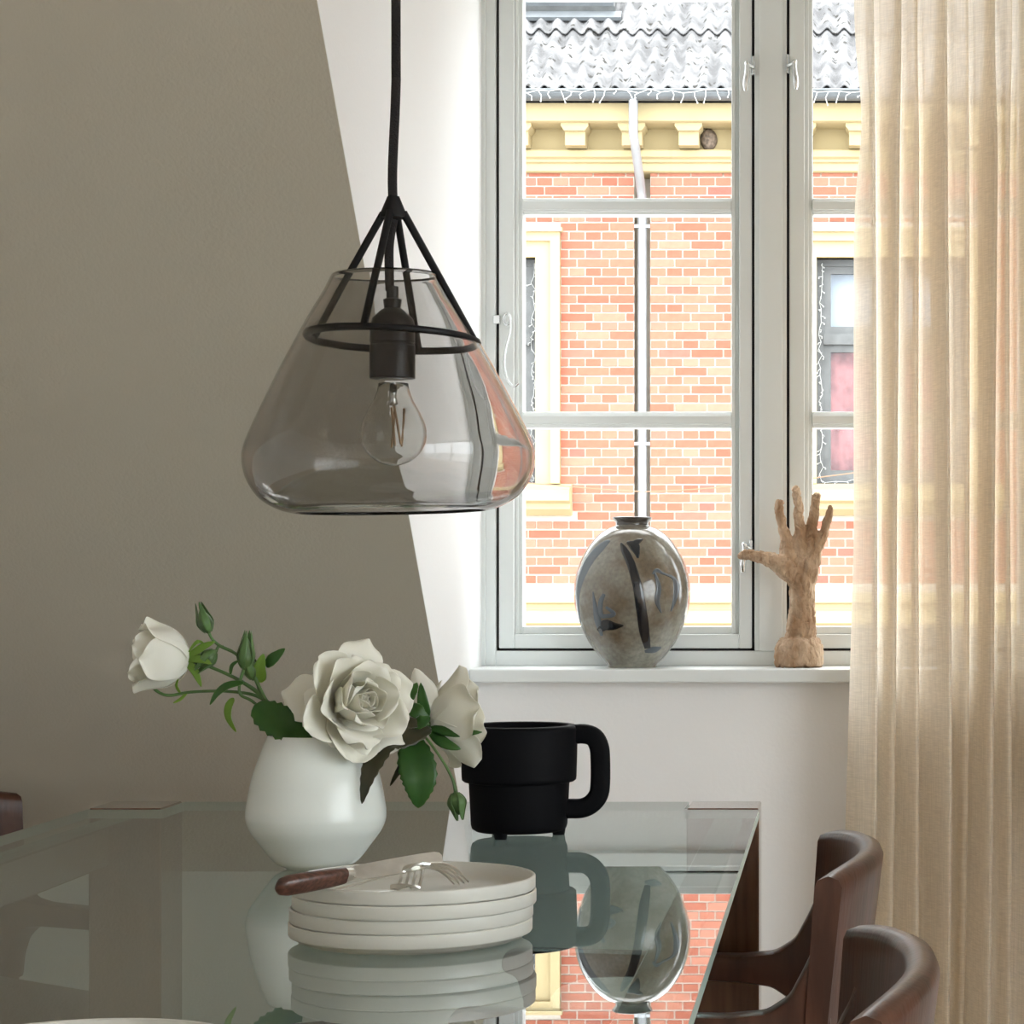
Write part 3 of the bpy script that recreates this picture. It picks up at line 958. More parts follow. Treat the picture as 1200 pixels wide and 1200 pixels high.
for ci, lab in ((2, 'string of small white fairy lights round the dark window with pale blinds'), (3, 'string of small white fairy lights round the dark window with pink cloth')):
    c = win_centres[ci]
    q = []
    s_ = -1 if ci == 3 else 1
    for k in range(34): q.append((c + s_ * (WHW - 0.03 + random.uniform(-.018, .018)), FD + 0.085, WZ1 - 0.03 - (WZ1 - WZ0 - 0.06) * k / 33))
    for k in range(12): q.append((c + s_ * (WHW - 0.06 - 0.08 * k), FD + 0.085, WZ0 + 0.03 + random.uniform(-.02, .02)))
    light_string('fairy_light_string', q, [(p, (p[0] + random.uniform(-.03, .03), p[1], p[2] - random.uniform(0.01, 0.035))) for p in q], lab)
# cable strung along the facade
bb = nb(); tube(bb, [(fx(560), FD - 0.25, fz(562)), (fx(640), FD - 0.25, fz(569)), (fx(740), FD - 0.25, fz(577)), (fx(800), FD - 0.25, fz(576)), (fx(900), FD - 0.25, fz(568)), (fx(1000), FD - 0.25, fz(556)), (fx(1150), FD - .25, fz(535))], 0.0045, 6, sub=6)
tag(to_obj('overhead_cable', bb, M['cable']), 'thin brown cable sagging across the brick facade', 'cable')

# ------------------------------------------------------------------ dining table
tbl = tag(empty('dining_table', (-0.5425, 2.2, 0)), 'long dining table with a clear glass top notched round dark wooden legs', 'table')
TX0, TX1, TY0, TY1 = -0.978, -0.099, 1.10, 3.120
LW, LDp = 0.095, 0.100
GT = 0.012
n_ = LW + 0.003; m_ = LDp + 0.003
poly = [(TX0, TY0 + m_), (TX0 + n_, TY0 + m_), (TX0 + n_, TY0), (TX1 - n_, TY0), (TX1 - n_, TY0 + m_), (TX1, TY0 + m_),
        (TX1, TY1 - m_), (TX1 - n_, TY1 - m_), (TX1 - n_, TY1), (TX0 + n_, TY1), (TX0 + n_, TY1 - m_), (TX0, TY1 - m_)]
bb = nb()
prism(bb, poly, 'z', TABLE_Z - GT, TABLE_Z)
bmesh.ops.recalc_face_normals(bb, faces=bb.faces)
for f in bb.faces:
    f.material_index = 0 if f.normal.z > 0.5 else (1 if f.normal.z < -0.5 else 2)
g_top = to_obj('glass_top', bb, [M['table_glass'], M['table_glass_under'], M['glass_edge']], tbl)
g_top['label'] = 'clear greenish glass table top'
for sx in (0, 1):
    for sy in (0, 1):
        x0 = TX0 if sx == 0 else TX1 - LW
        y0 = TY0 if sy == 0 else TY1 - LDp
        bb = nb(); box(bb, x0, x0 + LW, y0, y0 + LDp, 0.0, TABLE_Z + 0.001, 0.002)
        to_obj('leg', bb, M['walnut'], tbl)
for sx in (0, 1):
    x0 = TX0 + 0.02 if sx == 0 else TX1 - 0.06
    bb = nb(); box(bb, x0, x0 + 0.04, TY0 + LDp, TY1 - LDp, TABLE_Z - GT - 0.05, TABLE_Z - GT, 0.002)
    to_obj('side_rail', bb, M['walnut'], tbl)

# ------------------------------------------------------------------ chairs
def make_chair(loc, rz, label):
    """low-backed armchair, built facing +x with its back rim at x=0"""
    root = empty('dining_armchair', loc, rz)
    HW = 0.205
    def loc_obj(nm, bm, m, **k):
        o = to_obj(nm, bm, m, root, world=False, **k); return o
    for s in (-1, 1):
        y = s * HW
        # back leg sweeping up into the back stile
        bb = nb()
        pts = [(-0.10, y, 0.0), (-0.055, y, 0.20), (-0.02, y, 0.40), (-0.010, y, 0.47), (-0.010, y, 0.50)]
        pts = smooth_pts(pts, 6)
        tube(bb, pts, 1.0, section=rrect(0.028, 0.046, 0.010), up=(1, 0, 0))
        loc_obj('back_leg', bb, M['chairwood'], smooth=True, auto=40)
        # front leg rising to the arm
        bb = nb()
        tube(bb, [(0.345, y, 0.0), (0.355, y, 0.30), (0.36, y, 0.545)], 1.0, section=rrect(0.028, 0.036, 0.010), up=(1, 0, 0))
        loc_obj('front_leg', bb, M['chairwood'], smooth=True, auto=40)
        # arm with filleted joint into the back stile
        bb = nb()
        prof_top = [(0.405, 0.553), (0.400, 0.566), (0.385, 0.570), (0.25, 0.566), (0.10, 0.562), (0.055, 0.566), (0.030, 0.582), (0.014, 0.612), (-0.004, 0.65), (-0.016, 0.69)]
        prof_bot = [(-0.030, 0.69), (-0.016, 0.57), (-0.02, 0.44), (0.012, 0.44), (0.018, 0.475), (0.032, 0.503), (0.060, 0.522), (0.10, 0.528), (0.25, 0.535), (0.30, 0.533), (0.335, 0.520), (0.345, 0.50),
                    (0.375, 0.50), (0.385, 0.535), (0.402, 0.541)]
        prism(bb, prof_top + prof_bot, 'y', y - 0.017, y + 0.017, bev=0.006)
        loc_obj('armrest', bb, M['chairwood'], smooth=True, auto=35)
    # curved back shell with rolled rim
    bb = nb()
    rows = []
    nz, ny = 10, 28
    for i in range(nz + 1):
        v = i / nz
        row = []
        for j in range(ny + 1):
            u = -1 + 2 * j / ny
            z_top = 0.716 - 0.012 * abs(u) ** 4
            z_bot = 0.50 + 0.05 * (1 - u * u)
            z = z_bot + (z_top - z_bot) * v
            x = -0.050 * (1 - abs(u) ** 2.2) - 0.014 * v + 0.016
            row.append((x, u * (HW + 0.019), z))
        rows.append(row)
    # closed section: front, rim, back
    th = 0.030
    full = []
    for i in range(nz + 1): full.append(rows[i])
    for a in (40, 90, 140):
        full.append([(p[0] - th / 2 + th / 2 * math.cos(R(a)), p[1], p[2] + th * 0.42 * math.sin(R(a))) for p in rows[-1]])
    for i in range(nz, -1, -1):
        full.append([(p[0] - th * (0.75 + 0.25 * i / nz), p[1], p[2]) for p in rows[i]])
    full.append(rows[0])
    g = [[bb.verts.new(p) for p in row] for row in full]
    for i in range(len(g) - 1):
        for j in range(ny):
            bb.faces.new([g[i][j], g[i][j + 1], g[i + 1][j + 1], g[i + 1][j]])
    bb.faces.new([r[0] for r in g[:-1]]); bb.faces.new([r[-1] for r in g[:-1]][::-1])
    bmesh.ops.remove_doubles(bb, verts=bb.verts, dist=1e-5)
    loc_obj('backrest', bb, M['chairwood'], smooth=True, auto=50)
    bb = nb()
    prism(bb, [(-0.02, -0.20), (0.34, -0.215), (0.40, -0.20), (0.40, 0.20), (0.34, 0.215), (-0.02, 0.20)], 'z', 0.405, 0.445, bev=0.012)
    loc_obj('seat', bb, M['seatpad'], smooth=True, auto=40)
    bb = nb()
    for s in (-1, 1): box(bb, 0.0, 0.35, s * HW - 0.012, s * HW + 0.012, 0.36, 0.405)
    box(bb, 0.33, 0.36, -HW, HW, 0.36, 0.405); box(bb, -0.02, 0.005, -HW, HW, 0.36, 0.405)
    loc_obj('seat_frame', bb, M['chairwood'])
    tag(root, label, 'chair', 'low-backed armchairs round the glass table')
    return root
make_chair((-0.020, 2.74, 0), R(180), 'dark walnut armchair with a low curved back between table leg and curtain')
make_chair((0.010, 1.935, 0), R(180), 'dark walnut armchair with rounded back at the long table side, further from window')
make_chair((-1.37, 3.315, 0), R(-38), 'dark walnut armchair across the glass table, beside the sloping wall')

# ------------------------------------------------------------------ pendant lamp
pd = 2.10
ax = W(456, 500, pd)
lamp = tag(empty('pendant_lamp', (ax.x, pd, W(0, 608, pd).z)), 'conical smoked glass pendant lamp with black wire cage hanging over the table', 'pendant lamp')
s_ = pd / F
hub = W(461, 238, pd)
top = W(464, -120, pd); top.z = slope_z(pd) - 0.0
bb = nb(); tube(bb, [hub + Vector((0, 0, -0.005)), W(460, 200, pd), W(464, 100, pd), W(464, 0, pd), top], 0.0043, 10, sub=5)
to_obj('cord', bb, M['black_cord'], lamp, smooth=True)
bb = nb(); lathe(bb, [(0, 0.0), (0.05, 0.0), (0.05, 0.012), (0.012, 0.03), (0, 0.03)], 0, 0, 32)
for v in bb.verts: v.co = Matrix.Rotation(R(180), 4, 'X') @ v.co
rot = Matrix.Rotation(math.atan2(1, SK) , 4, 'X')
for v in bb.verts: v.co = top + Matrix.Rotation(-R(44), 4, 'X') @ v.co
to_obj('ceiling_rose', bb, M['black_metal'], lamp, smooth=True, auto=40)
# cage
bb = nb(); lathe(bb, [(0.0, 0.006), (0.0055, 0.006), (0.0075, 0.001), (0.0125, -0.011), (0.0125, -0.0135), (0.0, -0.0135)], hub.x, hub.y, 20, hub.z)
to_obj('cage_hub', bb, M['black_metal'], lamp, smooth=True, auto=40)
rc = W(460, 398, pd)
RR = 0.0765
def ring_pt(a): return rc + Vector((RR * math.cos(a), -RR * math.sin(a), -0.035 * RR * math.cos(a) * 0.7 + 0.10 * RR * math.sin(a) * 0.4))
for a in (R(8), R(98), R(188), R(278)):
    d_ = Vector((math.cos(a), -math.sin(a), 0))
    bb = nb(); tube(bb, [hub + d_ * 0.0095 + Vector((0, 0, -0.009)), ring_pt(a)], 0.0036, 8); to_obj('cage_bar', bb, M['black_metal'], lamp, smooth=True, auto=60)
bb = nb(); tube(bb, [ring_pt(2 * math.pi * k / 48) for k in range(48)], 0.0036, 8, closed=True); to_obj('cage_ring', bb, M['black_metal'], lamp, smooth=True)
# inner cord, socket, bulb
sx = W(460, 415, pd)
bb = nb(); tube(bb, [hub + Vector((0, 0, -0.015)), W(456, 290, pd), W(457, 342, pd)], 0.0042, 10, sub=5); to_obj('inner_cord', bb, M['black_cord'], lamp, smooth=True)
def zl(py): return (CAMZ - (py - PY) * s_)
bb = nb()
lathe(bb, [(0, zl(337)), (0.0055, zl(337)), (0.0055, zl(350)), (0.0085, zl(352)), (0.0075, zl(362)), (0.011, zl(365)), (0.0185, zl(374)), (0.0203, zl(382)), (0.0203, zl(402)), (0.0196, zl(403)), (0.0196, zl(405)),
           (0.0205, zl(406)), (0.0205, zl(444)), (0.0165, zl(445)), (0, zl(445))], sx.x, pd, 40)
sock = to_obj('lamp_socket', bb, M['socket'], lamp, smooth=True, auto=35)
bulb = empty('bulb'); bulb.parent = lamp; bulb.location = Vector((W(461, 0, pd).x, pd, zl(545))) - lamp.location
bxp = W(461, 0, pd).x
bb = nb(); lathe(bb, [(0, zl(438)), (0.0135, zl(438)), (0.0135, zl(445.5)), (0, zl(445.5))], bxp, pd, 24)
to_obj('bulb_cap', bb, M['chrome'], bulb, smooth=True, auto=40)
def half(zc, r, a0, a1, k): return [(r * math.cos(R(a0 + (a1 - a0) * i / k)), zc + r * math.sin(R(a0 + (a1 - a0) * i / k))) for i in range(k + 1)]
out_p = [(0.0135, zl(450)), (0.0145, zl(458)), (0.0180, zl(470)), (0.0235, zl(482))] + half(zl(508), 0.030, 22, -88, 14) + [(0, zl(508) - 0.030)]
in_p = [(max(r - 0.0006, 0), z + (0.0006 if r < 0.02 and z < zl(520) else 0)) for r, z in out_p[::-1]]
bb = nb(); lathe(bb, out_p + in_p[1:] + [out_p[0]], bxp, pd, 40); bmesh.ops.remove_doubles(bb, verts=bb.verts, dist=1e-6)
to_obj('bulb_glass', bb, M['bulb_glass'], bulb, smooth=True)
bb = nb()
lathe(bb, [(0, zl(452)), (0.004, zl(452)), (0.003, zl(468)), (0.0045, zl(474)), (0.002, zl(476)), (0, zl(476))], bxp, pd, 16)
to_obj('glass_stem', bb, M['chrome'], bulb, smooth=True)
for p, q in (((459, 478, -.004), (463, 522, -.006)), ((463, 478, .003), (459, 524, .006)), ((474, 479, 0), (471, 523, 0.004)), ((462, 476, .002), (470, 520, 0.0))):
    bb = nb(); tube(bb, [W(p[0], p[1], pd + p[2]), W(q[0], q[1], pd + q[2])], 0.0011, 6); to_obj('filament', bb, M['filament'], bulb)
# glass shade: flared, softly rounded at the widest point, open below
prof_px = [(62, 323), (72, 342), (84, 362), (106, 400), (126, 437), (144, 472), (158, 500), (166.5, 520), (169, 535), (167, 552), (161, 567), (151, 581), (139, 590), (124, 597), (111, 600)]
sp = smooth_pts([(r * s_, zl(y)) for r, y in prof_px], 4)
th = 0.0028
inner = []
for i, (r, z) in enumerate(sp):
    a = sp[max(i - 1, 0)]; c = sp[min(i + 1, len(sp) - 1)]
    t_ = Vector((c[0] - a[0], c[1] - a[1])).normalized()
    n2 = Vector((t_.y, -t_.x))
    if n2.x > 0 or (abs(n2.x) < .3 and n2.y < 0): n2 = -n2
    inner.append((r + n2.x * th, z + n2.y * th))
bb = nb()
rimt = [((sp[0][0] + inner[0][0]) / 2, sp[0][1] + 0.0012)]
rimb = [((sp[-1][0] + inner[-1][0]) / 2 - 0.001, sp[-1][1] + 0.0002)]
lathe(bb, sp + rimb + inner[::-1] + rimt + [sp[0]], 0, 0, 96)
bmesh.ops.remove_doubles(bb, verts=bb.verts, dist=1e-6)
piv = Vector((0, 0, zl(400)))
tilt = Matrix.Rotation(R(-1.3), 4, 'Y')
for v in bb.verts:
    w_ = 0.0015 * noise.noise(Vector((v.co.x * 9, v.co.y * 9, v.co.z * 4))) + 0.0005 * noise.noise(Vector((v.co.x * 26, v.co.y * 26, v.co.z * 22)))
    v.co += Vector((v.co.x, v.co.y, 0)).normalized() * w_
    v.co = piv + tilt @ (v.co - piv) + Vector((W(453, 0, pd).x, pd, 0))
to_obj('glass_shade', bb, M['smoke_glass'], lamp, smooth=True)

# ------------------------------------------------------------------ black mug jug on the table
md = 2.71
mx = W(608.5, 0, md).x
mug = tag(empty('black_mug', (mx, md, TABLE_Z)), 'oversized matt black stepped mug with a square loop handle on glass table', 'mug')
h0 = TABLE_Z + 0.006
bb = nb()
mprof = [(0, 0), (0.052, 0), (0.0565, 0.003), (0.058, 0.008), (0.0603, 0.056), (0.0608, 0.059), (0.066, 0.060), (0.0685, 0.062), (0.0690, 0.066), (0.0705, 0.124),
         (0.0690, 0.1275), (0.0665, 0.1285), (0.060, 0.1285), (0.0580, 0.1275), (0.057, 0.122), (0.055, 0.02), (0.050, 0.014), (0, 0.014)]
lathe(bb, [(r * 0.972, h0 + z * 0.965) for r, z in mprof], mx, md, 72)
to_obj('mug_body', bb, M['black_ceramic'], mug, smooth=True, auto=60)
def mp(px, py): p = W(px, py, md); return (p.x, md, p.z)
bb = nb()
tube(bb, [mp(668, 861), mp(684, 860), mp(696, 864), mp(702, 875), mp(703.5, 890), mp(703.5, 918), mp(701, 932), mp(693, 942), mp(682, 947), mp(668, 947.5), mp(660, 947.5)], 0.0088, sub=4,
     section=rrect(2.6, 2.0, 0.75, 4), up=(0, 1, 0))
to_obj('handle', bb, M['black_ceramic'], mug, smooth=True)
for a in (R(-110), R(10), R(130)):
    bb = nb(); lathe(bb, [(0, TABLE_Z), (0.007, TABLE_Z), (0.0085, h0 + 0.003), (0, h0 + 0.003)], mx + 0.046 * math.cos(a), md + 0.046 * math.sin(a), 12); to_obj('foot', bb, M['black_ceramic'], mug, smooth=True, auto=40)

# ------------------------------------------------------------------ white vase and roses
vd = 2.40
vx = W(370.5, 0, vd).x
VS = vd / F
def vz(py): return CAMZ - (py - PY) * VS
vase = tag(empty('white_vase', (vx, vd, TABLE_Z)), 'plump white glazed vase holding roses on the glass table', 'vase')
op = [(0.0, TABLE_Z), (0.030, TABLE_Z), (0.034, TABLE_Z + 0.002), (0.0455, vz(1008)), (0.0600, vz(988)), (0.0700, vz(973)), (0.0742, vz(961)), (0.0748, vz(952)), (0.0735, vz(940)), (0.0685, vz(912)), (0.0600, vz(885)), (0.0535, vz(867)), (0.0520, vz(863))]
op = [(r * 0.96, z) for r, z in op]
op = [op[0], op[1]] + smooth_pts(op[2:], 4)
ip = [(max(r - 0.0045, 0), z + 0.003) for r, z in op[1:-3]]
bb = nb(); lathe(bb, op + [(0.0485, vz(861)), (0.0470, vz(862))] + ip[::-1] + [(0, TABLE_Z + 0.004)], vx, vd, 72)
to_obj('vase_body', bb, M['white_ceramic'], vase, smooth=True, auto=60)

def frame_from(axis, roll=0.0):
    z = Vector(axis).normalized()
    x = Vector((0, 0, 1)).cross(z)
    if x.length < 1e-3: x = Vector((1, 0, 0))
    x.normalize(); y = z.cross(x)
    m = Matrix((x, y, z)).transposed().to_4x4()
    return m @ Matrix.Rotation(roll, 4, 'Z')

def petal(parent, base, mtx, phi, length, width, a0, a1, rc=0.03, roll_tip=30, r0=0.004, ruffle=0.003, seed=0, point=0.15, m=None, nv=9, nu=9):
    """one petal leaving the bloom axis: a0..a1 angle from the axis along its length"""
    rnd = random.Random(seed)
    ph = rnd.uniform(0, 6)
    rows = []
    r, h = r0, 0.0
    for i in range(nv + 1):
        v = i / nv
        a = R(a0 + (a1 - a0) * v ** 1.1 + (roll_tip * max(0, (v - 0.68) / 0.32) ** 2))
        if i:
            r += length / nv * math.sin(a); h += length / nv * math.cos(a)
        wv = width * (0.30 + 0.70 * math.sin(math.pi * min(1, 0.06 + v * 0.60)) ** 0.9)
        if v > 0.72: wv *= math.sqrt(max(0.10, 1 - ((v - 0.72) / 0.30) ** 2))
        row = []
        for j in range(nu + 1):
            u = -1 + 2 * j / nu
            sft = u * wv / 2
            ang = max(-1.3, min(1.3, sft / max(rc, 0.004)))
            lat = rc * math.sin(ang)
            inw = rc * (1 - math.cos(ang))
            rf = ruffle * v * v * math.sin(3.1 * u + ph + v * 2.2) + ruffle * 0.7 * abs(u) ** 3 * v
            rr = r - inw * math.cos(a) * 0.9 + rf * math.cos(a)
            hh = h + inw * math.sin(a) * 0.6 - rf * math.sin(a) + (point * length * 0.25 * (1 - abs(u)) ** 2 if i == nv else 0)
            p = Vector((rr, lat, hh))
            p = Matrix.Rotation(phi, 4, 'Z') @ p
            row.append(mtx @ p + base)
        rows.append(row)
    bb = nb(); sheet(bb, rows)
    o = to_obj('petal', bb, m or M['petal'], parent, smooth=True, recalc=False)
    sm = o.modifiers.new('thickness', 'SOLIDIFY'); sm.thickness = 0.0006; sm.offset = 0
    ss = o.modifiers.new('smooth', 'SUBSURF'); ss.levels = 1; ss.render_levels = 1
    return o

def leaf(parent, pts, width, normal, m, serr=0.12, name='leaf', fold=0.25, n_u=4, sub=5):
    """leaf blade along a midrib polyline; toothed edges, folded on the midrib"""
    P = [Vector(p) for p in smooth_pts([tuple(p) for p in pts], sub)]
    n = Vector(normal).normalized()
    rows = []
    k = len(P)
    for i, p in enumerate(P):
        t_ = (P[min(i + 1, k - 1)] - P[max(i - 1, 0)]).normalized()
        side = t_.cross(n).normalized()
        nn = side.cross(t_)
        v = i / (k - 1)
        wv = width / 2 * (math.sin(math.pi * v ** 0.75) ** 0.85 if 0 < v < 1 else 0) + 0.0003
        row = []
        for j in range(-n_u, n_u + 1):
            u = j / n_u
            tooth = 1 - serr * (i % 2) if abs(j) == n_u else 1
            row.append(p + side * (u * wv * tooth) + nn * (fold * abs(u) * wv - 0.15 * wv * u * u))
        rows.append(row)
    bb = nb(); sheet(bb, rows)
    o = to_obj(name, bb, m, parent, smooth=True, recalc=False)
    sm = o.modifiers.new('thickness', 'SOLIDIFY'); sm.thickness = 0.0005; sm.offset = 0
    return o

def stem(parent, pts, r, m=None, name='stem'):
    bb = nb(); tube(bb, pts, r, 8, sub=6); return to_obj(name, bb, m or M['stem'], parent, smooth=True)

def bud(parent, base, tip, r, sep=3, m=None):
    """closed bud: pointed ovoid with sepals running past the tip"""
    base, tip = Vector(base), Vector(tip)
    ax_ = (tip - base)
    mt = frame_from(ax_)
    ln = ax_.length
    bb = nb()
    prof = smooth_pts([(0.0012, -0.05 * ln), (r * 0.6, 0.10 * ln), (r, 0.34 * ln), (r * 0.8, 0.62 * ln), (r * 0.38, 0.86 * ln), (0.0004, ln)], 4)
    lathe(bb, [(0, prof[0][1])] + prof, 0, 0, 16)
    for v in bb.verts: v.co = mt @ v.co + base
    o = to_obj('bud', bb, m or M['bud'], parent, smooth=True)
    for k in range(sep):
        a = 2 * math.pi * k / sep + 0.4
        d_ = mt @ Vector((math.cos(a), math.sin(a), 0))
        q = [base + d_ * r * 0.5, base + d_ * r * 1.08 + ax_ * 0.4, base + d_ * r * 0.75 + ax_ * 0.8, base + d_ * r * 0.45 + ax_ * 1.25]
        leaf(o, q, r * 0.9, d_, M['stem'], 0, 'sepal', 0.1, 2, 3)
    return o

def P_(px, py, dd=0.0): return W(px, py, vd + dd)
mouth = Vector((vx, vd, vz(880)))
deep = Vector((vx, vd, TABLE_Z + 0.03))

# --- the large open rose in the middle
r1 = tag(empty('rose', tuple(deep + Vector((0.004, -0.01, 0)))), 'large fully open white rose drooping over the rim of the white vase', 'rose', 'white roses in the vase')
c1 = P_(402, 829, -0.024)
stem(r1, [deep + Vector((0.006, -0.012, 0.0)), mouth + Vector((0.004, 0.006, 0.0)), P_(390, 860, 0.0), P_(392, 845, -0.012), c1], [0.0026, 0.0026, 0.0028, 0.0032, 0.005])
mt1 = frame_from((0.66, -0.74, 0.22), 0.3)
bl = empty('bloom'); bl.parent = r1; bl.location = c1 - r1.location
sd = 100
def ring(parent, base, mt, n, ph0, ln, wd, a0, a1, rc, tip, r0, rf, jit=0.12):
    global sd
    for k in range(n):
        sd += 1
        rn = random.Random(sd)
        petal(parent, base, mt, ph0 + 2 * math.pi * k / n + rn.uniform(-jit, jit), ln * rn.uniform(0.92, 1.08), wd * rn.uniform(0.9, 1.1), a0 + rn.uniform(-4, 4), a1 + rn.uniform(-7, 7), rc, tip + rn.uniform(-10, 14), r0, rf, sd)
ring(bl, c1, mt1, 3, 0.1, 0.052, 0.030, 4, -12, 0.009, 6, 0.003, 0.001)
ring(bl, c1, mt1, 4, 0.7, 0.056, 0.040, 14, -12, 0.015, 10, 0.004, 0.0015)
ring(bl, c1, mt1, 4, 0.2, 0.060, 0.050, 26, -8, 0.021, 16, 0.005, 0.003)
ring(bl, c1, mt1, 5, 0.9, 0.064, 0.058, 40, -2, 0.027, 30, 0.006, 0.004)
ring(bl, c1, mt1, 5, 0.4, 0.068, 0.064, 56, 10, 0.033, 48, 0.006, 0.005)
ring(bl, c1, mt1, 6, 1.0, 0.068, 0.062, 74, 34, 0.040, 55, 0.006, 0.006)
# loose outer petals: one spread to the left, two hanging down
petal(bl, c1, frame_from((-0.55, -0.55, 0.25), 0), R(180), 0.060, 0.054, 40, 30, 0.05, 25, 0.004, 0.005, 901)
for (tx, ty, dd, wd, sdv) in ((388, 880, -0.045, 0.040, 902), (430, 885, -0.05, 0.052, 903), (334, 812, -0.01, 0.062, 904)):
    tgt = P_(tx, ty, dd)
    q = [c1 + (tgt - c1) * f + Vector((0, -0.012 * math.sin(math.pi * f), 0.006 * math.sin(math.pi * f))) for f in (0.05, 0.3, 0.6, 0.85, 1.0)]
    o = leaf(bl, q, wd, (0.1, -0.9, 0.35), M['petal'], 0, 'petal', -0.25, 5, 4)

# --- rose on the right, seen from its back
r2 = tag(empty('rose', tuple(deep + Vector((0.012, 0.01, 0)))), 'white rose turned to the window with dark drooping leaves and a hanging bud', 'rose', 'white roses in the vase')
c2 = P_(503, 846, 0.03)
stem(r2, [deep + Vector((0.014, 0.01, 0.0)), mouth + Vector((0.018, 0.016, 0.004)), P_(430, 852, 0.03), P_(468, 852, 0.03), P_(490, 851, 0.03), c2], [0.0024, 0.0024, 0.0022, 0.0022, 0.0028, 0.005])
mt2 = frame_from((0.82, 0.50, 0.06), 0.2)
bl2 = empty('bloom'); bl2.parent = r2; bl2.location = c2 - r2.location
ring(bl2, c2, mt2, 4, 0.3, 0.044, 0.034, 12, -4, 0.014, 14, 0.003, 0.0015)
ring(bl2, c2, mt2, 5, 0.1, 0.052, 0.046, 30, 6, 0.024, 20, 0.004, 0.003)
ring(bl2, c2, mt2, 5, 0.7, 0.060, 0.056, 50, 20, 0.034, 32, 0.004, 0.004)
ring(bl2, c2, mt2, 5, 0.15, 0.062, 0.062, 66, 40, 0.045, 30, 0.004, 0.005)
q = [c2 + Vector((-0.004, -0.002, 0.0)), P_(496, 818, 0.03), P_(490, 800, 0.035), P_(486, 783, 0.04)]
leaf(bl2, q, 0.030, (-0.2, -0.9, 0.1), M['petal'], 0, 'petal', -0.2, 4, 4)
for k, (p, q_, w_) in enumerate((((503, 852), (565, 858), 0.010), ((503, 856), (540, 878), 0.012), ((500, 840), (482, 822), 0.013), ((500, 842), (493, 800), 0.012), ((498, 838), (478, 828), 0.012))):
    a_, b_ = P_(*p, 0.02), P_(*q_, 0.012)
    leaf(r2, [a_, (a_ + b_) / 2 + Vector((0, -0.004, -0.003)), b_], w_, (0, -0.9, 0.4), M['leaf'], 0, 'sepal', 0.2, 3, 4)
leaf(r2, [P_(505, 853, 0.0), P_(485, 860, -0.015), P_(455, 870, -0.03), P_(440, 890, -0.045), P_(430, 915, -0.05), P_(424, 942, -0.048)], 0.032, (-0.35, -0.85, 0.35), M['leaf_dark'], 0.12)
leaf(r2, [P_(482, 862, 0.005), P_(486, 885, -0.01), P_(491, 910, -0.016), P_(491, 930, -0.016), P_(490, 947, -0.012)], 0.040, (0.15, -1.0, 0.05), M['leaf'], 0.10)
leaf(r2, [P_(480, 868, 0.01), P_(475, 890, 0.01), P_(466, 905, 0.01), P_(457, 921, 0.012)], 0.008, (0.5, -0.8, 0), M['leaf_dark'], 0.05)
leaf(r2, [P_(480, 826, 0.01), P_(487, 832, 0.0), P_(494, 838, 0.0), P_(504, 842, 0.004)], 0.016, (0, -0.9, 0.4), M['leaf'], 0.08)
leaf(r2, [P_(476, 822, 0.0), P_(482, 812, -0.004), P_(489, 800, 0.002)], 0.014, (-0.3, -0.9, 0.2), M['leaf'], 0.08)
leaf(r2, [P_(484, 848, -0.004), P_(494, 846, -0.01), P_(504, 840, -0.006)], 0.015, (0, -0.9, 0.4), M['leaf'], 0.08)
leaf(r2, [P_(462, 860, 0.0), P_(478, 848, -0.01), P_(500, 850, -0.005)], 0.016, (0, -0.8, 0.6), M['leaf_dark'], 0.08)
stem(r2, [P_(497, 862, -0.004), P_(508, 876, -0.01), P_(522, 897, -0.012), P_(531, 915, -0.012), P_(534, 928, -0.012)], [0.0014, 0.0014, 0.0014, 0.0016, 0.002], name='bud_stem')
bud(r2, P_(533.5, 929, -0.012), P_(538, 955, -0.014), 0.0088, 4)

# --- spray of small roses leaning to the left
r3 = tag(empty('rose', tuple(deep + Vector((-0.012, 0, 0)))), 'half open white rose on a spray of green buds reaching out over the table', 'rose', 'white roses in the vase')
c3 = P_(222, 773, 0.0)
stem(r3, [deep + Vector((-0.012, 0, 0.0)), mouth + Vector((-0.028, 0.0, 0.006)), P_(322, 838), P_(306, 815), P_(280, 797), P_(250, 783), c3], [0.0026, 0.0026, 0.0026, 0.0024, 0.0020, 0.0018, 0.0024])
mt3 = frame_from((-0.95, -0.25, 0.10), 0.3)
bl3 = empty('bloom'); bl3.parent = r3; bl3.location = c3 - r3.location
ring(bl3, c3, mt3, 3, 0.2, 0.052, 0.030, 14, -14, 0.010, 8, 0.003, 0.001)
ring(bl3, c3, mt3, 4, 0.6, 0.056, 0.046, 42, -16, 0.020, 12, 0.004, 0.003)
ring(bl3, c3, mt3, 5, 0.2, 0.062, 0.052, 66, -24, 0.027, 26, 0.004, 0.004)
ring(bl3, c3, mt3, 5, 0.9, 0.062, 0.052, 82, -26, 0.030, 44, 0.004, 0.005)
for (tx, ty, dd) in ((252, 752, -0.01), (248, 778, -0.014), (236, 805, -0.004), (238, 768, 0.014)):
    a_, b_ = c3, P_(tx, ty, dd)
    leaf(r3, [a_ + Vector((-0.004, -0.004, 0)), (a_ + b_) / 2 + Vector((0, -0.004, 0.003)), b_], 0.008, (0, -0.9, 0.3), M['leaf_light'], 0, 'sepal', 0.2, 3, 4)
stem(r3, [P_(306, 815), P_(296, 786), P_(276, 766), P_(258, 757), P_(248, 748), P_(244, 738)], [0.0022, 0.0020, 0.0018, 0.0017, 0.0015, 0.0017], name='bud_stem')
bud(r3, P_(244.5, 741), P_(235, 713), 0.0078, 3)
stem(r3, [P_(262, 758), P_(256, 758), P_(253, 764)], [0.0015, 0.0014, 0.0017], name='bud_stem')
bud(r3, P_(252, 763, -0.004), P_(234, 782, -0.006), 0.0078, 4)
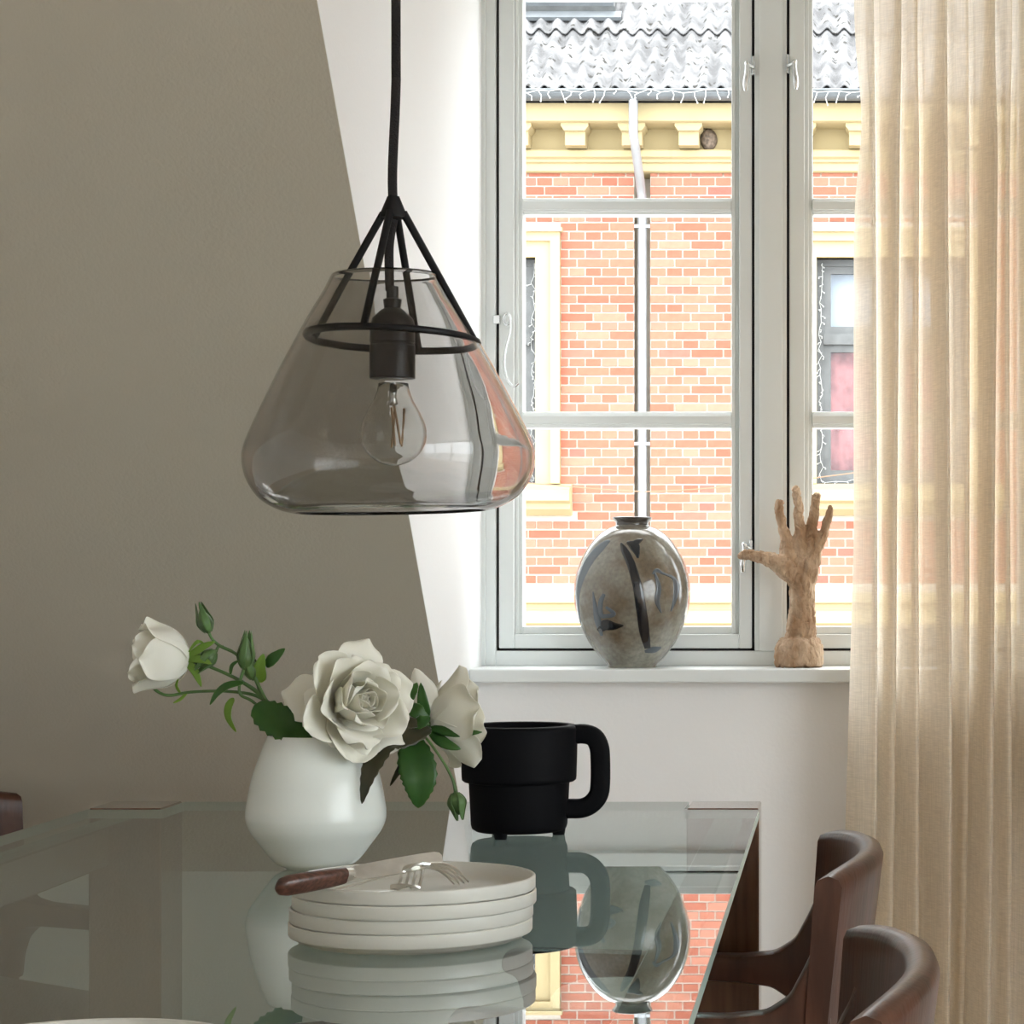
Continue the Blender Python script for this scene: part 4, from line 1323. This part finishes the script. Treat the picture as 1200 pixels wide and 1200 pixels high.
stem(r3, [P_(316, 824), P_(296, 814), P_(262, 810), P_(224, 811), P_(198, 815), P_(184, 810), P_(177, 802)], [0.0020, 0.0018, 0.0016, 0.0016, 0.0016, 0.0016, 0.0018], name='bud_stem')
bud(r3, P_(177, 804), P_(159, 783), 0.0078, 3)
stem(r3, [P_(318, 842, -0.006), P_(296, 822, -0.008), P_(282, 814, -0.008), P_(281, 800, -0.008), P_(287, 782, -0.008)], [0.0016, 0.0016, 0.0016, 0.0016, 0.002], name='bud_stem')
bud(r3, P_(287, 784, -0.008), P_(290, 748, -0.010), 0.0082, 4)
stem(r3, [P_(320, 836), P_(304, 806, -0.004), P_(296, 786, -0.004)], [0.0022, 0.002, 0.0022], name='bud_stem')
bud(r3, P_(297, 796, -0.004), P_(289, 765, -0.002), 0.0075, 3)
leaf(r3, [P_(307, 800), P_(304, 785, -0.006), P_(309, 766, -0.008)], 0.013, (0.2, -0.95, 0), M['leaf_light'], 0, 'leaf')
leaf(r3, [P_(311, 780), P_(320, 772, -0.004), P_(334, 760, -0.002)], 0.013, (0.2, -0.8, 0.5), M['leaf'], 0.05)
leaf(r3, [P_(286, 800, -0.01), P_(268, 803, -0.014), P_(255, 812, -0.014), P_(246, 826, -0.012)], 0.008, (0.2, -0.8, 0.5), M['leaf'], 0.02)
leaf(r3, [P_(274, 818, -0.01), P_(268, 828, -0.012), P_(268, 842, -0.012), P_(277, 858, -0.01)], 0.009, (-0.4, -0.9, 0), M['leaf_light'], 0.02)
leaf(r3, [P_(270, 791, -0.01), P_(272, 780, -0.012), P_(280, 774, -0.01)], 0.004, (-0.4, -0.9, 0), M['leaf'], 0.0)
leaf(r3, [P_(243, 758, 0), P_(232, 752, -0.012), P_(221, 764, -0.01)], 0.004, (-0.4, -0.9, 0), M['leaf_light'], 0.0)
leaf(r3, [P_(212, 813), P_(207, 804, -0.002), P_(209, 795, -0.002)], 0.003, (-0.4, -0.9, 0), M['leaf_light'], 0.0)
leaf(r3, [P_(220, 811), P_(212, 819, -0.002), P_(203, 824, -0.002)], 0.003, (-0.4, -0.9, 0), M['leaf_light'], 0.0)
leaf(r3, [P_(298, 826, -0.03), P_(314, 838, -0.034), P_(334, 850, -0.036), P_(352, 862, -0.030), P_(368, 872, -0.02)], 0.038, (-0.1, -0.85, 0.5), M['leaf'], 0.14)

# ------------------------------------------------------------------ plates and cutlery
pld = 1.925
def plate(cx, cy, z, label, group='white stoneware plates'):
    bb = nb()
    r = 0.108
    prof = [(0, z), (0.088, z), (0.094, z + 0.001), (0.1015, z + 0.004), (0.1036, z + 0.0062), (r - 0.0008, z + 0.0072), (r, z + 0.0085), (r, z + 0.0185), (r - 0.0012, z + 0.0195), (r - 0.0028, z + 0.0188), (r - 0.0038, z + 0.012),
            (r - 0.008, z + 0.0075), (0.090, z + 0.0058), (0.088, z + 0.0054), (0, z + 0.005)]
    lathe(bb, [(q * 0.93, z + (h - z) * 0.93) for q, h in prof], 0, 0, 96)
    ob = to_obj('plate', bb, M['plate'], smooth=True, auto=50)
    ob.location = (cx, cy, 0)
    return tag(ob, label, 'plate', group)
pcx = W(487, 0, pld).x
pc2 = W(482, 0, pld).x
PT = 0.0117
plate(pc2, pld, TABLE_Z, 'white plate at the bottom of the stack, resting on the glass table')
plate(pc2 + 0.0006, pld + 0.001, TABLE_Z + PT, 'white plate second from the bottom of the stack')
plate(pcx, pld - 0.002, TABLE_Z + 2 * PT, 'white plate third from the bottom of the stack, just under the top one')
plate(pcx - 0.001, pld, TABLE_Z + 3 * PT, 'white plate on top of the stack, under the knife and forks')
plate(W(95, 0, 1.39).x, 1.385, TABLE_Z, 'white plate lying alone on the glass away from the stack')
ZP = TABLE_Z + 3 * PT + 0.00465      # eating surface of the top plate
RIM = TABLE_Z + 3 * PT + 0.0181

def pt(px, py, z):
    """point at height z that projects to (px,py)"""
    d = (CAMZ - z) * F / (py - PY)
    return Vector(((px - PX) * d / F, d, z))
# table knife: handle over the rim, broad blade
k0 = Vector((W(322, 0, 2.02).x, 2.02, RIM + 0.003)); k1 = Vector((W(412, 0, 2.04).x, 2.04, RIM + 0.010))
k0 = pt(324, 1040, RIM + 0.0055); k1 = pt(404, 1026, RIM + 0.0085)
ku = (k1 - k0).normalized()
knife = tag(empty('table_knife', tuple(k0)), 'table knife with a brown wooden handle and broad silver blade on top plate', 'knife')
bb = nb()
tube(bb, [k0 + ku * f for f in (0.0, 0.003, 0.010, 0.03, 0.050, 0.062, (k1 - k0).length)], [0.35, 0.8, 1.0, 1.0, 0.95, 0.85, 0.80], section=rrect(0.0115, 0.0170, 0.005, 4), up=(0.1, -0.55, 0.8))
to_obj('handle', bb, M['knife_handle'], knife, smooth=True, auto=60)
bb = nb()
tube(bb, [k1 - ku * 0.001, k1 + ku * 0.004, k1 + ku * 0.008], [1.0, 0.9, 0.8], section=rrect(0.0085, 0.0125, 0.004, 3), up=(0.1, -0.55, 0.8))
to_obj('bolster', bb, M['silver'], knife, smooth=True, auto=60)
bb = nb()
nrm = Vector((0.1, -0.62, 0.78)).normalized()
sd_ = ku.cross(nrm).normalized()
if sd_.z < 0: sd_ = -sd_
rows = []
for f, w0, w1 in ((0.006, -0.005, 0.006), (0.012, -0.009, 0.008), (0.03, -0.010, 0.009), (0.06, -0.010, 0.0095), (0.085, -0.009, 0.0095), (0.098, -0.004, 0.009), (0.102, 0.003, 0.007)):
    c_ = k1 + ku * f
    rows.append([c_ + sd_ * (w0 + (w1 - w0) * q / 4) for q in range(5)])
sheet(bb, rows, 0.0011)
to_obj('blade', bb, M['silver'], knife, smooth=True, auto=40)

def fork(p_end, p_neck, p_shoulder, tips_dir, tine_len, drop, label, spread):
    """dinner fork from handle end to tines; tines curve along tips_dir and drop"""
    root = tag(empty('dinner_fork', tuple(p_end)), label, 'fork', 'silver forks on the top plate')
    bb = nb()
    ax_ = (p_neck - p_end)
    pts = [p_end, p_end + ax_ * 0.05, p_end + ax_ * 0.2, p_end + ax_ * 0.55, p_end + ax_ * 0.85, p_neck]
    wds = [0.45, 1.0, 0.8, 0.62, 0.42, 0.40]
    tube(bb, pts, wds, section=rrect(0.0165, 0.0026, 0.0012, 2), up=(0, 0, 1), sub=4)
    # scalloped handle end
    to_obj('handle', bb, M['silver'], root, smooth=True, auto=50)
    td = tips_dir.normalized(); sp_ = spread.normalized()
    sh = p_shoulder
    bb = nb()
    rows = []
    for f in range(7):
        v = f / 6
        c_ = p_neck.lerp(sh, v) + Vector((0, 0, 0.003 * math.sin(math.pi * v)))
        w = 0.0034 + (0.0112 - 0.0034) * (1 - (1 - v) ** 2)
        rows.append([c_ + sp_ * (w * q / 4) + Vector((0, 0, 0.0012 * (1 - (q / 4) ** 2))) for q in range(-4, 5)])
    sheet(bb, rows, 0.0016)
    to_obj('fork_head', bb, M['silver'], root, smooth=True, auto=40)
    for k in (-1.5, -0.5, 0.5, 1.5):
        bb = nb()
        b0 = sh + sp_ * (k * 0.0060)
        q = [b0 - td * 0.001, b0 + td * tine_len * 0.35 + Vector((0, 0, -drop * 0.12)), b0 + td * tine_len * 0.7 + Vector((0, 0, -drop * 0.45)), b0 + td * tine_len + Vector((0, 0, -drop))]
        tube(bb, q, [0.0016, 0.0015, 0.0013, 0.0007], 6, sub=4)
        to_obj('tine', bb, M['silver'], root, smooth=True)
    return root
e0 = pt(372, 1048, ZP + 0.004)
nk = pt(468, 1022, ZP + 0.020)
shd = pt(494, 1014, ZP + 0.024)
dirn = (pt(541, 1036, ZP + 0.001) - shd); ln_ = Vector((dirn.x, dirn.y, 0)).length
fork(e0, nk, shd, Vector((dirn.x, dirn.y, 0)), ln_, shd.z - ZP - 0.0015, 'silver fork resting tines down, its tips on the bare plate', Vector((0.72, -0.62, 0.22)))
e1 = pt(398, 1047, ZP + 0.004)
n1 = pt(462, 1043, ZP + 0.004)
s1 = pt(478, 1039, ZP + 0.006)
fork(e1, n1, s1, Vector((0.12, 1, 0)), 0.016, -0.022, 'silver fork lying under the knife blade with tines pointing up', Vector((1, -0.2, 0)))

# ------------------------------------------------------------------ stoneware vase on the sill
sd2 = 3.765
S2 = sd2 / F
svx = W(741, 0, sd2).x
def sz(py): return SILL_Z + (782 - py) * S2
jar = tag(empty('stoneware_vase', (svx, sd2, SILL_Z)), 'egg-shaped grey brown stoneware vase with dark brush strokes on the sill', 'vase')
pr = [(28.5, 782), (30, 778), (41, 766), (54, 747), (63.5, 723), (67, 708), (68, 693), (66.5, 676), (61, 658), (53, 643), (44, 631), (34, 622.5), (25, 618), (21, 616.5)]
prof = [(0, SILL_Z)] + [(p * S2, sz(y)) for p, y in smooth_pts(pr, 4)]
prof[1] = (prof[1][0], SILL_Z)
BODY = prof[1:]
bb = nb(); lathe(bb, prof + [(19.8 * S2, sz(615.5))], svx, sd2, 72)
to_obj('body', bb, M['vase_glaze'], jar, smooth=True)
bb = nb()
lathe(bb, [(20.2 * S2, sz(617)), (19.6 * S2, sz(613.5)), (20.5 * S2, sz(611.5)), (23.4 * S2, sz(608.3)), (23.6 * S2, sz(606.6)), (22.6 * S2, sz(606.0)), (19.5 * S2, sz(607.5)), (16.5 * S2, sz(613)), (16 * S2, sz(630)), (0, sz(632))], svx, sd2, 48)
to_obj('rim', bb, M['vase_rim'], jar, smooth=True, auto=60)
def body_r(z):
    for (r0, z0), (r1_, z1) in zip(BODY, BODY[1:]):
        if z0 <= z <= z1: return r0 + (r1_ - r0) * (z - z0) / (z1 - z0 + 1e-9)
    return BODY[-1][0]
def stroke(pts, widths, m, name='brush_stroke'):
    """raised slip stroke following the body; points in px on the vase front"""
    q = smooth_pts([(x, y, w) for (x, y), w in zip(pts, widths)], 6)
    rows = []
    def on(x, y, lift):
        z = sz(y); r = body_r(z) + lift
        sx_ = max(-0.985, min(0.985, (x - 741) * S2 / r))
        a = math.asin(sx_)
        return Vector((svx + r * math.sin(a), sd2 - r * math.cos(a), z))
    for i, (x, y, w) in enumerate(q):
        a, c = q[max(i - 1, 0)], q[min(i + 1, len(q) - 1)]
        t_ = Vector((c[0] - a[0], c[1] - a[1])).normalized()
        n2 = Vector((-t_.y, t_.x))
        rows.append([on(x + n2.x * w * k / 3, y + n2.y * w * k / 3, 0.0007 if abs(k) < 3 else -0.0002) for k in range(-3, 4)])
    bb = nb(); sheet(bb, rows)
    to_obj(name, bb, m, jar, smooth=True)
def cv(x, y): return (660 + x * 0.175, 590 + y * 0.175)
stroke([cv(412, 270), cv(440, 320), cv(490, 420), cv(530, 560), cv(555, 720), cv(570, 860), cv(585, 965)], [1.0, 4.2, 5.2, 5.6, 6.4, 6.0, 3.6], M['vase_dark'])
stroke([cv(450, 265), cv(500, 290), cv(520, 330), cv(528, 370)], [1.5, 6, 4.0, 1.2], M['vase_dark'])
stroke([cv(555, 245), cv(520, 262), cv(480, 285)], [0.8, 3.5, 3.0], M['vase_dark'])
stroke([cv(335, 252), cv(290, 285), cv(210, 370), cv(150, 470), cv(110, 590), cv(104, 700), cv(120, 800)], [1.5, 4.5, 6.0, 6.0, 5.0, 4.5, 2.5], M['vase_blue'])
stroke([cv(232, 590), cv(245, 680), cv(262, 780), cv(285, 880)], [0.8, 2.6, 4.5, 1.8], M['vase_blue'])
stroke([cv(310, 605), cv(285, 660), cv(285, 740), cv(320, 750), cv(375, 735), cv(320, 690)], [2.0, 3.2, 3.0, 2.4, 2.6, 1.6], M['vase_blue'])
stroke([cv(262, 850), cv(310, 810), cv(370, 815), cv(435, 812)], [3.0, 6.5, 5.0, 0.8], M['vase_dark'])
stroke([cv(640, 470), cv(665, 560), cv(655, 650), cv(680, 730)], [1.2, 3.0, 3.0, 0.8], M['vase_blue'])
stroke([cv(625, 475), cv(650, 450), cv(690, 470), cv(755, 500), cv(775, 560), cv(765, 640), cv(740, 720)], [0.8, 2.6, 1.4, 2.0, 3.4, 2.4, 0.8], M['vase_blue'])
stroke([cv(565, 985), cv(620, 975), cv(670, 960)], [1.5, 4.0, 1.0], M['vase_blue'])

# ------------------------------------------------------------------ clay hand on the sill
hd = 3.765
def hp(cx, cy, dy=0.0): return W(850 + 0.2 * cx, 560 + 0.2 * cy, hd) + Vector((0, dy, 0))
HS = 0.2 * hd / F
hb = nb()
def chain(pts, rad, squash=1.0, step=0.0035):
    q = smooth_pts([tuple(p) + (r * HS,) for p, r in zip(pts, rad)], 8)
    last = None
    for x, y, z, r in q:
        p = Vector((x, y, z))
        if last is not None and (p - last).length < step: continue
        last = p
        m_ = Matrix.Translation(p) @ Matrix.Diagonal((r, r * squash, r, 1))
        bmesh.ops.create_icosphere(hb, subdivisions=2, radius=1.0, matrix=m_)
chain([hp(360, 380), hp(345, 320, -.002), hp(326, 235, -.005), hp(316, 175, -.008), hp(320, 150, -.010)], [40, 34, 31, 28, 27])
chain([hp(430, 380), hp(435, 310, -.002), hp(430, 200, -.006), hp(420, 110, -.010), hp(416, 74, -.012)], [40, 35, 32, 29, 27])
chain([hp(505, 380), hp(507, 310, -.002), hp(522, 200, -.006), hp(533, 125, -.010), hp(537, 98, -.011)], [40, 35, 31, 28, 25])
chain([hp(545, 400), hp(572, 330, -.002), hp(596, 255, -.006), hp(612, 200, -.009), hp(616, 180, -.010)], [36, 30, 26, 23, 21])
chain([hp(430, 590, -.004), hp(370, 545, -.010), hp(300, 495, -.012), hp(235, 472, -.012), hp(170, 455, -.012), hp(125, 450, -.013), hp(88, 462, -.014)], [70, 66, 52, 40, 36, 31, 16], 0.9)
chain([hp(450, 600), hp(380, 480), hp(365, 375)], [80, 66, 44], 0.75)
chain([hp(450, 600), hp(440, 470), hp(432, 370)], [80, 70, 50], 0.75)
chain([hp(455, 600), hp(490, 470), hp(505, 370)], [80, 66, 50], 0.75)
chain([hp(465, 600), hp(500, 500, -.006), hp(535, 385)], [76, 62, 38], 0.85)
chain([hp(450, 590), hp(452, 640), hp(450, 760), hp(445, 860), hp(440, 960), hp(438, 1000)], [84, 78, 80, 88, 98, 100], 0.92)
lathe(hb, [(0, SILL_Z + 0.001), (0.0375, SILL_Z + 0.001), (0.0402, SILL_Z + 0.006), (0.0408, SILL_Z + 0.022), (0.0390, SILL_Z + 0.036), (0.0330, SILL_Z + 0.0465), (0.020, SILL_Z + 0.049), (0, SILL_Z + 0.049)], hp(432, 0).x, hd, 40)
tmp = bpy.data.meshes.new('tmp'); hb.to_mesh(tmp); hb.free()
tmpo = bpy.data.objects.new('tmp', tmp); C.objects.link(tmpo)
rm = tmpo.modifiers.new('r', 'REMESH'); rm.mode = 'VOXEL'; rm.voxel_size = 0.0017; rm.use_smooth_shade = True
sm = tmpo.modifiers.new('s', 'SMOOTH'); sm.factor = 0.5; sm.iterations = 3
dg = bpy.context.evaluated_depsgraph_get()
hm = bpy.data.meshes.new_from_object(tmpo.evaluated_get(dg))
bpy.data.objects.remove(tmpo)
hm.name = 'clay_hand'
hm.materials.clear(); hm.materials.append(M['clay'])
nrms = [v.normal.copy() for v in hm.vertices]
for v, n in zip(hm.vertices, nrms):
    p = v.co
    k = (p.z - SILL_Z) / 0.3
    a = noise.noise(Vector((p.x * 120, p.y * 120, p.z * 45))) * 0.0023
    c_ = noise.noise(Vector((p.x * 240, p.y * 240, p.z * 160))) * 0.0013
    g_ = -0.0026 * max(0, 1 - abs(noise.noise(Vector((p.x * 70, p.y * 60, p.z * 40)))) * 9)
    v.co = p + n * (a + c_ + g_)
    if v.co.z < SILL_Z: v.co.z = SILL_Z
hm.polygons.foreach_set('use_smooth', [True] * len(hm.polygons))
org = Vector((hp(432, 0).x, hd, SILL_Z))
hm.transform(Matrix.Translation(-org))
hand = bpy.data.objects.new('clay_hand', hm); C.objects.link(hand); hand.location = org
tag(hand, 'rough clay sculpture of an open raised hand standing on the window sill', 'sculpture')

# ------------------------------------------------------------------ linen curtain
cur = tag(empty('linen_curtain', (0.19, 3.56, 0.0)), 'full-length cream linen curtain with soft folds drawn beside the window', 'curtain')
bb = nb()
Zc0, Zc1 = 0.015, 1.985
# plan of the folds: positions along the rod (m from the left hem) where the cloth doubles back, and depth of each fold
edges_ = [0.048, 0.083, 0.122, 0.164, 0.192, 0.236, 0.264, 0.300, 0.338]
deep_ = [0.85, 1.1, 0.75, 1.25, 0.6, 1.2, 0.6, 1.1, 0.8]
lap_ = [0.004, 0.015, 0.006, 0.020, 0.005, 0.018, 0.004, 0.015, 0.006]
NV = 64
rows = []
for i in range(NV + 1):
    v = i / NV
    z = Zc1 + (Zc0 - Zc1) * v
    pin = min(1.0, max(0.0, (v - 0.03) / 0.13))              # gathered heading
    pin = pin * pin * (3 - 2 * pin)
    low = max(0, (v - 0.45) / 0.55)
    xl = 0.030 + 0.012 * math.exp(-((z - 1.76) / 0.10) ** 2) - 0.032 * low
    plan = [(xl, 0.004), (xl + 0.014, -0.016 * pin - 0.002)]
    for k, (e, dp, lp) in enumerate(zip(edges_, deep_, lap_)):
        x = 0.012 * (1 - low) + xl * low * 0.6 + e + 0.005 * math.sin(3.1 * v + 1.7 * k) + 0.004 * (1 - pin) * math.sin(2.3 * k)
        D = dp * (0.012 + 0.030 * pin) * (1 + 0.15 * math.sin(4 * v + k * 2.1))
        lq = lp * (0.5 + 0.5 * pin) * (1 + 0.35 * math.sin(2.6 * v + 2.9 * k))
        plan += [(x - 0.008, -D * 0.85), (x - 0.002, -D), (x + 0.001, -D * 0.70), (x - lq, -D * 0.05), (x - lq, D * 0.70), (x + 0.002, D), (x + 0.009, D * 0.6), (x + 0.013, D * 0.0)]
    plan = [p for p in plan if p[0] < CX1 - 0.012]
    plan = plan[:]
    row = [(min(p[0], CX1 - 0.004), min(3.60 + p[1], 3.672) + 0.003 * math.sin(9 * v + 40 * p[0]), z) for p in smooth_pts(plan, 6)]
    rows.append(row)
n_min = min(len(r) for r in rows)
rows = [r[:n_min] for r in rows]
sheet(bb, rows)
to_obj('cloth', bb, M['linen'], cur, smooth=True, recalc=False)
rod = tag(empty('curtain_rod', (0.2, 3.565, 2.0)), 'slim steel rod carrying the linen curtain inside the window recess', 'curtain rod')
bb = nb(); tube(bb, [(CX0 + 0.002, 3.565, 2.0), (CX1 - 0.002, 3.565, 2.0)], 0.008, 12); to_obj('rod_tube', bb, M['chrome'], rod, smooth=True, auto=50)
for x in (CX0 + 0.006, CX1 - 0.006):
    bb = nb(); tube(bb, [(x - 0.005, 3.565, 2.0), (x + 0.005, 3.565, 2.0)], 0.018, 16); to_obj('end_socket', bb, M['chrome'], rod)
